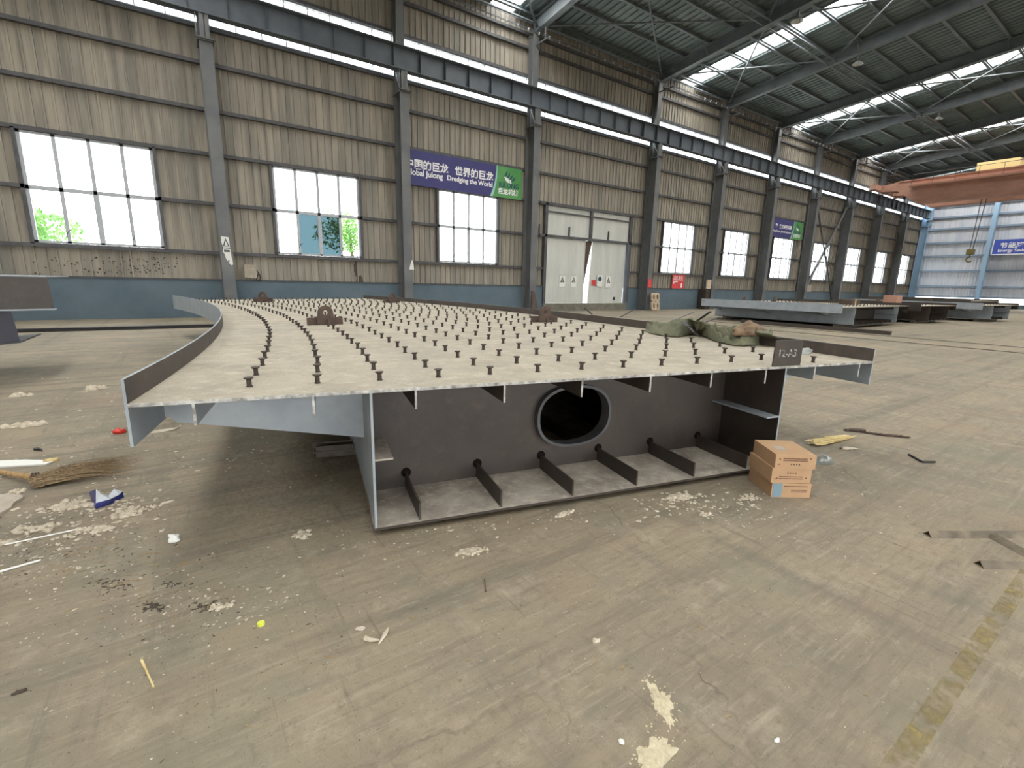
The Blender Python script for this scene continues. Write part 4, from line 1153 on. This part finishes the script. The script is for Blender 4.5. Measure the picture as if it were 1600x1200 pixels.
# junction boxes and a flat box hung beside columns
def wallbox(x0, x1, z0, z1, y, mt, label, name='switch_box', cable=True):
    t = thing(name, label, 'box', (x0, y, z0))
    MB().box((0, 0, 0), (x1-x0, 0.12, z1-z0)).build('box_body', mt, t)
    if cable:
        MB().path([(x1-x0, 0.06, (z1-z0)*0.6), (x1-x0+0.12, 0.05, 0.1), (x1-x0+0.1, 0.05, -0.12), (x1-x0-0.02, 0.05, -0.04), (x1-x0+0.06, 0.05, 0.16)], 0.02, 6).build('cable', M['blackiron'], t)
    return t
wallbox(2.0, 2.42, 1.5, 2.0, 21.22, M['plateslab'], 'pale grey box with a coiled cable on the dado just right of the leftmost column')
wallbox(31.1, 31.55, 1.45, 2.1, 20.70, M['brick'], 'pale rounded box fixed to the column left of the second window past the door', cable=False)
wallbox(46.6, 48.1, 1.38, 2.0, 21.22, M['plateslab'], 'pale box on the wall just right of the column beside the small distant banner', cable=False)
wallbox(60.0, 61.2, 1.38, 1.95, 21.22, M['plateslab'], 'pale box on the wall just right of the fourth column from the far corner', cable=False)

# ------------------------------------------------------------------ welding rod cartons
c0 = Vector((3.43, 1.58, 0)); cu = Vector((3.672, 1.415, 0))-c0; cu.normalize(); cv = Vector((-cu.y, cu.x, 0))
if cv.y < 0: cv = -cv
def carton(i, z0, h, dx, dy, rot, label):
    ang = math.atan2(cu.y, cu.x)+rot
    o0 = c0+cu*dx+cv*dy
    t = thing('carton', label, 'box', (o0.x, o0.y, z0), ang, group='stacked brown cartons')
    W, D = 0.29, 0.335
    MB().hexa([(0, 0, 0), (W, 0, 0), (W, D, 0), (0, D, 0), (0, 0.002, h), (W, 0, h-0.002), (W, D, h), (0, D, h)]).build('carton_body', M['carton'], t)
    mb = MB(); y = -0.0012
    def mk(x0, z0_, x1, z1_): mb.box((x0, y, z0_), (x1, 0.001, z1_))
    rr = random.Random(i)
    if i < 2:
        rows_ = (0.073, 0.058) if i == 0 else (0.045, 0.03)
        big = 0.028 if i == 0 else 0.072
        for z in rows_:
            x = 0.055
            while x < 0.225:
                w_ = rr.uniform(0.004, 0.011); mk(x, z, x+w_, z+0.007); x += w_+0.003
        for k in range(4): mk(0.112+0.019*k, big, 0.112+0.019*k+0.009, big+0.009)
        for (sx, sz) in ((0.026, 0.066), (0.244, 0.075)) if i == 0 else ((0.035, 0.03), (0.25, 0.035)): mk(sx, sz, sx+0.009, sz+0.01)
        mk(0.02, 0.028, 0.036, 0.033)
    else:
        x = 0.12
        for z in (0.085, 0.055, 0.043):
            x = 0.09 if z > 0.08 else 0.145
            while x < 0.26:
                w_ = rr.uniform(0.004, 0.011); mk(x, z, x+w_, z+0.006); x += w_+0.003
    mb.build('carton_print', M['print'], t)
    if i == 2:
        MB().box((0.008, -0.0016, 0.004), (0.075, 0.001, 0.108)).build('blue_label', M['bluelabel'], t)
    if i == 0:
        mb = MB().box((0.06, 0.1, h-0.0005), (0.13, 0.19, h+0.0012)).build('tape_scrap', M['plateslab'], t)
    return t
carton(2, 0.0, 0.112, 0, 0, 0.0, 'brown cardboard carton with a blue label, bottom of the stack beside the girder')
carton(1, 0.1125, 0.115, -0.012, 0.003, 0.0, 'brown cardboard carton in the middle of the stack beside the girder')
carton(0, 0.228, 0.105, -0.002, -0.002, -0.03, 'brown cardboard carton with printed front, top of the stack beside the girder')

# ------------------------------------------------------------------ loose things on the floor
def fluff(name, c, sx, sy, n, s0, s1, seed, mt, label, cat, rot=0.0, shell=False):
    """a clump made of many small irregular tufts, one mesh"""
    rr = random.Random(seed); mb = MB(); ca, sa = math.cos(rot), math.sin(rot)
    for k in range(n):
        u, v = rr.gauss(0, 0.45)*sx, rr.gauss(0, 0.45)*sy
        s_ = rr.uniform(s0, s1); h = s_*rr.uniform(0.4, 1.2)
        ctr = Vector((c.x+u*ca-v*sa, c.y+u*sa+v*ca, 0.001)); m_ = 7
        rows = []
        for (q, z) in ((1, 0), (0.9, h*0.55), (0.5, h*0.9), (0.05, h)):
            rows.append([ctr+Vector((math.cos(2*PI*j/m_+k)*s_*q*rr.uniform(0.6, 1.5), math.sin(2*PI*j/m_+k)*s_*q*rr.uniform(0.5, 1.2), z*rr.uniform(0.7, 1.2))) for j in range(m_)])
            rows[-1].append(rows[-1][0])
        mb.grid(rows)
    return tag(mb.build(name, mt), label, cat)
def flatpoly(name, pxs, th, mt, label, cat, z=0.001, seed=0):
    pts = [ground(px, py, z) for px, py in pxs]
    o = MB().prism(pts, (0, 0, th)).build(name, mt, fix=True)
    return tag(o, label, cat)
# cream paper bundle and plastic by the cartons
bp = [ground(1268, 697, 0), ground(1290, 694, 0), ground(1305, 690, 0), ground(1328, 685, 0)]
mb = MB()
for k in range(60):
    rr = random.Random(k); o_ = Vector((rr.uniform(-0.04, 0.04), rr.uniform(-0.05, 0.05), rr.uniform(0.004, 0.05)))
    mb.bar(bp[0].lerp(bp[3], rr.uniform(-0.05, 0.5))+o_, bp[0].lerp(bp[3], rr.uniform(0.5, 1.05))+o_*0.6+Vector((0, 0, 0.006)), 0.012, 0.004)
tag(mb.build('straw_bundle', M['cream']), 'cream bundle of shredded packing straw on the floor right of the cartons', 'straw')
def crumple(name, c, sx, sy, sz, seed, mt, label, cat, rot=0.0):
    rows = blob((0, 0, 0), sx, sy, sz, seed, 0.55, 10, 16)
    ca, sa = math.cos(rot), math.sin(rot)
    rows = [[Vector((c.x+p[0]*ca-p[1]*sa, c.y+p[0]*sa+p[1]*ca, c.z+p[2])) for p in r] for r in rows]
    return tag(MB().grid(rows, smooth=(name != 'foil_wrapper')).build(name, mt), label, cat)
crumple('plastic_bag', ground(1287, 724, 0), 0.075, 0.05, 0.05, 5, M['clearfilm'], 'crumpled clear plastic bag on the floor touching the cartons', 'bag', -0.5)
crumple('plastic_scrap', ground(1325, 702, 0), 0.07, 0.03, 0.015, 8, M['lint'], 'flattened pale plastic scrap beyond the cream straw bundle', 'scrap', -0.6)
# dark chain
mb = MB(); ca, cb_ = ground(1322, 672, 0.008), ground(1420, 684, 0.008)
for k in range(30):
    q = k/29; c = ca.lerp(cb_, q)+Vector((0, 0.03*math.sin(q*9), 0)); d_ = (cb_-ca).normalized()
    mb.path([c+(d_*math.cos(t)*0.022+Vector((-d_.y, d_.x, 0))*math.sin(t)*(0.012+0.01*(k % 3 == 0)) + Vector((0, 0, 0.006*(k % 2)))) for t in [2*PI*j/10 for j in range(11)]], 0.0065, 5)
for k in range(12):
    q = 0.2+0.16*k/12; c = ca.lerp(cb_, q)+Vector((0, 0.05, 0)); mb.path([c+Vector((0.03*math.cos(t), 0.03*math.sin(t), 0.004*k*0.2+0.01)) for t in [2*PI*j/10 for j in range(11)]], 0.0065, 5)
tag(mb.build('steel_chain', M['rust']), 'dark rusty chain lying in a line on the floor right of the cartons', 'chain')
a, b, c = ground(1420, 710, 0.01), ground(1441, 721.5, 0.01), ground(1461, 721.5, 0.01)
tag(MB().bar(a, b, 0.014, 0.016).bar(b, c, 0.014, 0.016).build('bent_rod', M['blackiron']), 'short black bent rod on the floor at the right', 'rod')
def angle(a, b, label, wd=0.05, flip=1):
    a, b = Vector(a), Vector(b); d_ = (b-a).normalized(); s_ = Vector((-d_.y, d_.x, 0))*flip
    up = Vector((0, 0, 0.034)); mb = MB()
    mb.prism([a-s_*0.032, a+up, a+up*0.86, a-s_*0.026], b-a); mb.prism([a+s_*0.032, a+up, a+up*0.86, a+s_*0.026], b-a)
    return tag(mb.build('angle_bar', M['anglesteel'], fix=True), label, 'bar', 'steel angle bars on the floor at the right')
a, b = ground(1449, 837, 0), ground(1600, 837, 0)
angle(a, a+(b-a)*1.5, 'steel angle bar on the floor at the right edge, the upper and longer one')
a, b = ground(1529, 884, 0), ground(1600, 886, 0)
angle(a, a+(b-a)*1.6, 'steel angle bar on the floor at the right edge, the lower one')
a, b = ground(1553, 841, 0), ground(1600, 866, 0)
angle(a, a+(b-a)*1.4, 'steel angle bar lying obliquely between the two others at the right edge')
# broom
br = thing('straw_broom', 'worn straw broom lying on the floor left of the girder', 'broom', (-0.98, 4.6, 0))
inv = Matrix.Translation(-Vector(br.location)); mb = MB()
n0 = ground(52, 752, 0.02); tip = ground(205, 716, 0.0); side = ground(60, 768, 0.0)
for k in range(300):
    rr = random.Random(k*13+5); s_ = rr.random()
    base = n0.lerp(side, rr.random()*0.7)+Vector((rr.gauss(0, 0.012), rr.gauss(0, 0.015), rr.uniform(0, 0.045)))
    end = tip.lerp(ground(190, 745, 0), rr.random()*0.9)+Vector((rr.gauss(0, 0.05), rr.gauss(0, 0.07), 0.003+rr.uniform(0, 0.03)))
    end = base.lerp(end, rr.uniform(0.4, 1.08))
    mid = base.lerp(end, 0.5)+Vector((rr.gauss(0, 0.02), rr.gauss(0, 0.02), rr.uniform(0.01, 0.05)))
    mb.path([base, mid, end], [0.0026, 0.0018, 0.0008], 4)
o = mb.build('bristles', M['twig'], br); o.matrix_parent_inverse = inv; o['kind'] = 'stuff'
h0 = ground(-90, 722, 0.03)
o = MB().path([h0, ground(0, 737, 0.03), n0+Vector((0, 0, 0.03))], [0.014, 0.016, 0.024], 8).build('broom_handle', M['straw'], br); o.matrix_parent_inverse = inv
mb = MB()
for k in range(3):
    c = n0+Vector((0.015*k, 0.0, 0.03)); mb.path([c+Vector((0, 0.035*math.cos(t), 0.032*math.sin(t))) for t in [2*PI*j/10 for j in range(11)]], 0.004, 5)
o = mb.build('binding', M['rust'], br); o.matrix_parent_inverse = inv
# named scraps
flatpoly('stone_slab', [(-30,776),(32,776),(38,779),(22,789),(18,796),(0,806),(-40,812)], 0.018, M['plateslab'], 'flat pale grey slab piece at the left edge below the broom', 'slab')
flatpoly('paper_strip', [(-10,722),(40,720),(72,721),(88,720),(72,727),(5,731),(-12,731)], 0.012, M['signwhite'], 'long white strip of trim lying above the broom', 'strip')
crumple('paper_scrap', ground(80, 722, 0), 0.05, 0.02, 0.02, 3, M['cream'], 'cream crumpled paper at the end of the white strip above the broom', 'paper')
fw = thing('foil_wrapper', 'crumpled blue and silver foil wrapper on the floor below the broom', 'wrapper', (0, 0, 0))
_w = [ground(px, py, z) for px, py, z in ((139,769,0.0),(148,796,0.0),(170,789,0.0),(194,777,0.0),(191,768,0.03),(178,764,0.05),(170,774,0.02),(158,772,0.055),(150,764,0.05),(150,786,0.035),(172,780,0.035),(186,773,0.03))]
MB().add(_w, [(0, 1, 9), (1, 2, 10, 9), (2, 3, 11, 10), (3, 4, 11), (0, 9, 8)]).build('blue_side', M['bluefoil'], fw, solid=0.002)
MB().add(_w, [(8, 9, 7), (7, 9, 10, 6), (6, 10, 11, 5), (5, 11, 4)]).build('silver_side', M['frame'], fw, solid=0.002)
crumple('plastic_tray', ground(187, 677, 0), 0.05, 0.035, 0.03, 2, M['red'], 'bright red plastic scrap on the floor left of the girder corner', 'scrap')
mb = MB(); c = ground(408, 976, 0); mb.tube(c, c+Vector((0, 0, 0.012)), 0.0155, 18, 0.0145)
tag(mb.build('bottle_cap', M['yellow']), 'yellow-green bottle cap on the bare floor in the foreground', 'cap')
a, b = ground(8, 851, 0.006), ground(135, 824, 0.006)
tag(MB().tube(a, b, 0.0045, 6).build('plastic_stick', M['signwhite']), 'thin white stick on the floor at the left, below the wrapper', 'stick')
a, b = ground(0, 893, 0.006), ground(64, 875, 0.006)
tag(MB().tube(a+(a-b)*0.3, b, 0.006, 6).build('plastic_stick', M['signwhite']), 'white stick reaching in from the left edge, lower of the two', 'stick')
a, b = ground(221, 1031, 0.003), ground(240, 1073, 0.003)
tag(MB().bar(a, a.lerp(b, 0.3), 0.008, 0.005).bar(a.lerp(b, 0.3), b, 0.0055, 0.005).build('wood_splinter', M['cream']), 'pale yellow wood splinter on the floor at the lower left', 'splinter')
a, b = ground(757, 905, 0.003), ground(759, 924, 0.003)
tag(MB().bar(a, b, 0.006, 0.006).build('nail', M['rust']), 'short rusty nail on the floor in front of the girder', 'nail')
fluff('lint_ball', ground(564, 983, 0), 0.012, 0.010, 16, 0.007, 0.012, 21, M['lint'], 'round pale lint clump at the bottom centre left, by the bent scrap', 'lint')
mb = MB().path([ground(570, 997, 0.006), ground(580, 1000, 0.006), ground(592, 1000, 0.006)], [0.011, 0.009, 0.005], 8)
mb.path([ground(592, 1006, 0.005), ground(602, 990, 0.007), ground(607, 981, 0.004)], [0.003, 0.010, 0.003], 8)
tag(mb.build('bent_lint_scrap', M['lint']), 'V-shaped pale scrap of lint in the foreground', 'lint')
fluff('lint_ball', ground(931, 1001, 0), 0.010, 0.008, 12, 0.006, 0.010, 22, M['lint'], 'round pale lint clump alone on the floor above the white powder', 'lint')
crumple('pebble', ground(971, 1160, 0), 0.009, 0.009, 0.006, 23, M['signwhite'], 'small white chip left of the white powder', 'chip')
crumple('pebble', ground(1214, 1158, 0), 0.012, 0.006, 0.004, 24, M['signwhite'], 'small white leaf-shaped chip right of the white powder', 'chip')
crumple('pebble', ground(31, 1082, 0), 0.02, 0.007, 0.007, 25, M['grit'], 'dark wood chip near the lower left corner', 'chip')
crumple('lint_ball', ground(273, 846, 0), 0.028, 0.02, 0.03, 26, M['signwhite'], 'upright white tissue scrap on the floor left of the shadow under the deck', 'tissue')
fluff('lint_ball', ground(882, 803, 0), 0.08, 0.025, 40, 0.006, 0.016, 27, M['lint'], 'pale lint clump in front of the bottom plate, below the third rib', 'lint')
fluff('lint_ball', ground(472, 836, 0), 0.05, 0.035, 34, 0.008, 0.018, 28, M['lint'], 'pale lint clump left of the lower corner of the girder', 'lint')
fluff('lint_ball', ground(44, 665, 0), 0.10, 0.05, 26, 0.02, 0.05, 29, M['lint'], 'long white lint scrap on the floor at the left', 'lint')
fluff('lint_ball', ground(147, 608, 0), 0.08, 0.06, 20, 0.02, 0.06, 30, M['lint'], 'flat white scrap on the floor left of the curved edge plate', 'lint')
fluff('lint_ball', ground(33, 619, 0), 0.10, 0.04, 20, 0.02, 0.05, 31, M['lint'], 'flat white scrap on the floor near the left edge', 'lint')
crumple('lint_ball', ground(258, 673, 0), 0.11, 0.04, 0.008, 32, M['lint'], 'white paper sliver seen under the overhanging corner bracket', 'paper', 0.2)
flatpoly('steel_offcut', [(199,702),(206,698),(214,700),(216,704),(205,706)], 0.01, M['blackiron'], 'small dark offcut on the floor left of the edge plate', 'offcut') if False else None
flatpoly('rubber_scrap', [(52,702),(60,701),(66,703),(67,706),(62,704),(53,704)], 0.012, M['blackiron'], 'small black curved rubber scrap on the floor above the broom', 'scrap')

# powder spill and faded yellow line
def splat(name, poly, mt, label, seed, th=0.004, jitter=0.25, cat='powder'):
    c = Vector((0, 0, 0)); pts = [ground(px, py, 0.0005) for px, py in poly]
    for p in pts: c += p
    c /= len(pts); mb = MB(); n = len(pts); ring = []
    rr = random.Random(seed)
    for i in range(n):
        a, b = pts[i], pts[(i+1) % n]
        for k in range(5):
            p = a.lerp(b, k/5); d_ = p-c; p = c+d_*(1+rr.uniform(-jitter, jitter*0.7)); ring.append(p)
    N = len(ring); rows = [[c+(p-c)*s_+Vector((0, 0, th*(1-s_)**0.5*rr.uniform(0.6, 1.2))) for p in ring+[ring[0]]] for s_ in (1, 0.75, 0.5, 0.25, 0.02)]
    mb.grid(rows)
    for k in range(40):
        p = c+(rr.choice(ring)-c)*rr.uniform(1.0, 1.7); s_ = rr.uniform(0.001, 0.003)
        mb.box((p.x-s_, p.y-s_, 0), (p.x+s_, p.y+s_, s_*1.2))
    return tag(mb.build(name, mt), label, cat, kind='stuff')
splat('powder_spill', [(1008,1064),(1020,1066),(1034,1080),(1048,1086),(1052,1120),(1050,1146),(1040,1128),(1024,1112),(1020,1092)], M['powder'], 'pale powder spill on the floor in the foreground, upper patch', 1)
splat('powder_spill', [(998,1172),(1020,1152),(1044,1154),(1056,1172),(1040,1200),(1034,1225),(1000,1230),(1000,1196)], M['powder'], 'pale powder spill at the bottom edge, lower patch', 2)
def paintmat():
    mt = mat('faded_yellow_line', srgb(172,154,104), 0.85)
    nt = mt.node_tree; b = nt.nodes['Principled BSDF']
    tc = nt.nodes.new('ShaderNodeTexCoord'); nz = nt.nodes.new('ShaderNodeTexNoise'); nz.inputs['Scale'].default_value = 9; nz.inputs['Detail'].default_value = 7
    nz.inputs['Roughness'].default_value = 0.7
    mr = nt.nodes.new('ShaderNodeMapRange'); mr.inputs[1].default_value = 0.42; mr.inputs[2].default_value = 0.62; mr.inputs[3].default_value = 0.0; mr.inputs[4].default_value = 0.6
    nt.links.new(tc.outputs['Object'], nz.inputs['Vector']); nt.links.new(nz.outputs['Fac'], mr.inputs[0]); nt.links.new(mr.outputs[0], b.inputs['Alpha'])
    return mt
M['paint'] = paintmat()
tag(MB().box((1.2, 0.27, 0.0), (6.5, 0.335, 0.0012)).build('trim_1', M['paint']), 'worn yellow line painted on the floor at the lower right', 'line', kind='structure')

# uncountable crumbs
def scatter(name, mt, label, clusters, seed, cat, elong=1.0):
    rr = random.Random(seed); mb = MB()
    for (px, py, sx, sy, n, s0, s1) in clusters:
        for k in range(n):
            x, y = rr.gauss(px, sx), rr.gauss(py, sy)
            if y < 520 or y > 1260: continue
            p = ground(x, y, 0)
            r_ = math.hypot(p.x-CX, p.y-CY)
            if WL-0.1 < r_ < WR+0.1 and math.atan2(p.y-CY, p.x-CX) > T0-0.02*dt: continue
            if (p-Vector((3.6, 1.7, 0))).length < 0.28: continue
            s_ = rr.uniform(s0, s1)*(0.6+0.4*rr.random()); a_ = rr.uniform(0, 2*PI); e_ = elong*rr.uniform(1, 2.2)
            n_ = 6; ca, sa = math.cos(a_), math.sin(a_)
            ring = [[(math.cos(2*PI*j/n_)*s_*e_*q*rr.uniform(0.7, 1.2), math.sin(2*PI*j/n_)*s_*q*rr.uniform(0.7, 1.2), h) for j in range(n_)] for q, h in ((1, 0.0), (0.85, s_*0.3), (0.3, s_*0.5))]
            rows = [[(p.x+u*ca-v*sa, p.y+u*sa+v*ca, h) for (u, v, h) in r+[r[0]]] for r in ring]
            mb.grid(rows)
    return tag(mb.build(name, mt), label, cat, kind='stuff')
lc = [(90,820,70,26,192,0.0030,0.0162),(190,790,40,14,80,0.0040,0.0203),(60,880,60,22,112,0.0020,0.0081),(330,930,80,24,96,0.0015,0.0081),
      (240,960,120,30,96,0.0010,0.0058),(1060,790,36,10,96,0.0030,0.0162),(1150,790,40,18,80,0.0025,0.0116),(860,810,40,8,32,0.0020,0.0104),
      (700,820,60,14,64,0.0020,0.0116),(560,850,90,20,48,0.0020,0.0093),(380,700,80,30,64,0.0030,0.0128),(250,690,60,25,48,0.0030,0.0139),
      (120,640,90,40,48,0.0030,0.0174),(800,950,300,90,176,0.0006,0.0035),(1250,800,170,60,80,0.0015,0.0070),(1400,700,150,60,64,0.0020,0.0093),
      (500,1050,350,90,144,0.0005,0.0023),(1100,1080,250,80,96,0.0005,0.0023),(180,1000,140,70,96,0.0010,0.0046),(100,720,90,20,96,0.0025,0.0116)]
scatter('lint_crumbs', M['lint'], 'scattered pale lint and foam crumbs all over the floor', lc, 3, 'litter')
gc = [(140,850,120,40,130,0.003,0.012),(300,950,150,40,80,0.002,0.008),(800,1000,400,110,220,0.0008,0.003),(1400,920,120,50,60,0.001,0.005),(250,1060,200,80,90,0.001,0.005),(1100,840,250,60,60,0.001,0.005)]
gc = [(a, b, c, d, int(e*1.5), f*0.5, g*0.5) for (a, b, c, d, e, f, g) in gc]+[(175, 915, 16, 6, 50, 0.003, 0.007), (240, 948, 10, 4, 60, 0.003, 0.007), (325, 950, 12, 4, 60, 0.003, 0.007), (270, 912, 14, 4, 40, 0.002, 0.006)]
scatter('dark_grit', M['grit'], 'scattered dark grit and chips on the floor', gc, 5, 'litter', 1.4)
rr = random.Random(9); mb = MB()
for k in range(120):
    px, py = (rr.gauss(150, 130), rr.gauss(870, 60)) if k < 80 else (rr.uniform(300, 1500), rr.uniform(800, 1150))
    if py < 700: continue
    p = ground(px, py, 0.002); a_ = rr.uniform(-0.6, 0.6) if k < 80 else rr.uniform(0, PI); L = rr.uniform(0.015, 0.07)*(1 if k < 80 else 0.6)
    mb.bar(p, p+Vector((math.cos(a_)*L, math.sin(a_)*L, 0.001)), rr.uniform(0.001, 0.003), 0.0015)
tag(mb.build('straw_bits', M['straw']), 'loose straw bits scattered on the floor', 'litter', kind='stuff')
# pale flat patches of foam sheet near the broom
for (k, (px, py, sx, sy, n_, s1_, lb)) in enumerate([(110, 792, 0.14, 0.06, 110, 0.03, 'crumpled pale foam sheet between the broom and the wrapper'), (55, 826, 0.12, 0.05, 50, 0.025, 'tangled pale plastic ribbon heap at the left, below the slab'),
        (205, 800, 0.10, 0.06, 70, 0.026, 'pale lint heap right of the blue wrapper'), (25, 768, 0.06, 0.04, 30, 0.022, 'white lint heap above the grey slab'), (150, 828, 0.12, 0.05, 60, 0.022, 'pale lint heap on the floor below the blue wrapper'),
        (5, 850, 0.06, 0.05, 30, 0.025, 'pale lint heap at the left edge beside the white stick'),
        (1062, 777, 0.13, 0.05, 110, 0.018, 'white lint heap in front of the bottom plate, below the fifth rib'), (1168, 778, 0.12, 0.05, 70, 0.015, 'white lint heap left of the cartons'),
        (1104, 804, 0.05, 0.02, 24, 0.014, 'small white lint heap on the floor between the two larger heaps'),
        (735, 862, 0.10, 0.04, 110, 0.013, 'thin pale lint streak in front of the bottom plate, below the second rib'), (345, 948, 0.06, 0.02, 30, 0.012, 'pale lint patch at the left centre, right of the dark grit')]):
    fluff('lint_heap', ground(px, py, 0), sx, sy, n_, 0.004, s1_, 40+k, M['lint'], lb, 'lint', -0.25)

# ------------------------------------------------------------------ trees outside the windows
def tree(x, y, h, rad, label, seed):
    t = thing('leafy_tree', label, 'tree', (x, y, -0.06), group='trees outside the windows')
    rr = random.Random(seed)
    MB().path([(0, 0, 0), (0.1, 0, h*0.4), (0.0, 0.1, h*0.75)], [0.16, 0.12, 0.06], 8).build('trunk', M['bark'], t)
    mb = MB()
    for k in range(2600):
        d_ = Vector((rr.gauss(0, 1), rr.gauss(0, 1), rr.gauss(0, 1))).normalized()*rad*rr.random()**0.4
        d_ *= 0.75+0.5*noise.noise(d_*0.9+Vector((seed, 0, 0)))
        p = Vector((d_.x, d_.y, h*0.72+d_.z*0.8)); s_ = rr.uniform(0.06, 0.13)
        u = Vector((rr.gauss(0, 1), rr.gauss(0, 1), rr.gauss(0, 1))).normalized(); v = u.orthogonal().normalized()
        mb.add([p-u*s_, p+v*s_*0.5, p+u*s_, p-v*s_*0.5], [(0, 1, 2, 3)])
    tag(mb.build('foliage', M['leaf'], t), kind='stuff')
tree(-4.7, 26.0, 4.3, 1.9, 'green leafy tree outside the leftmost window', 1)
tree(7.6, 26.5, 5.6, 2.0, 'green leafy tree outside the open pane of the second window', 2)
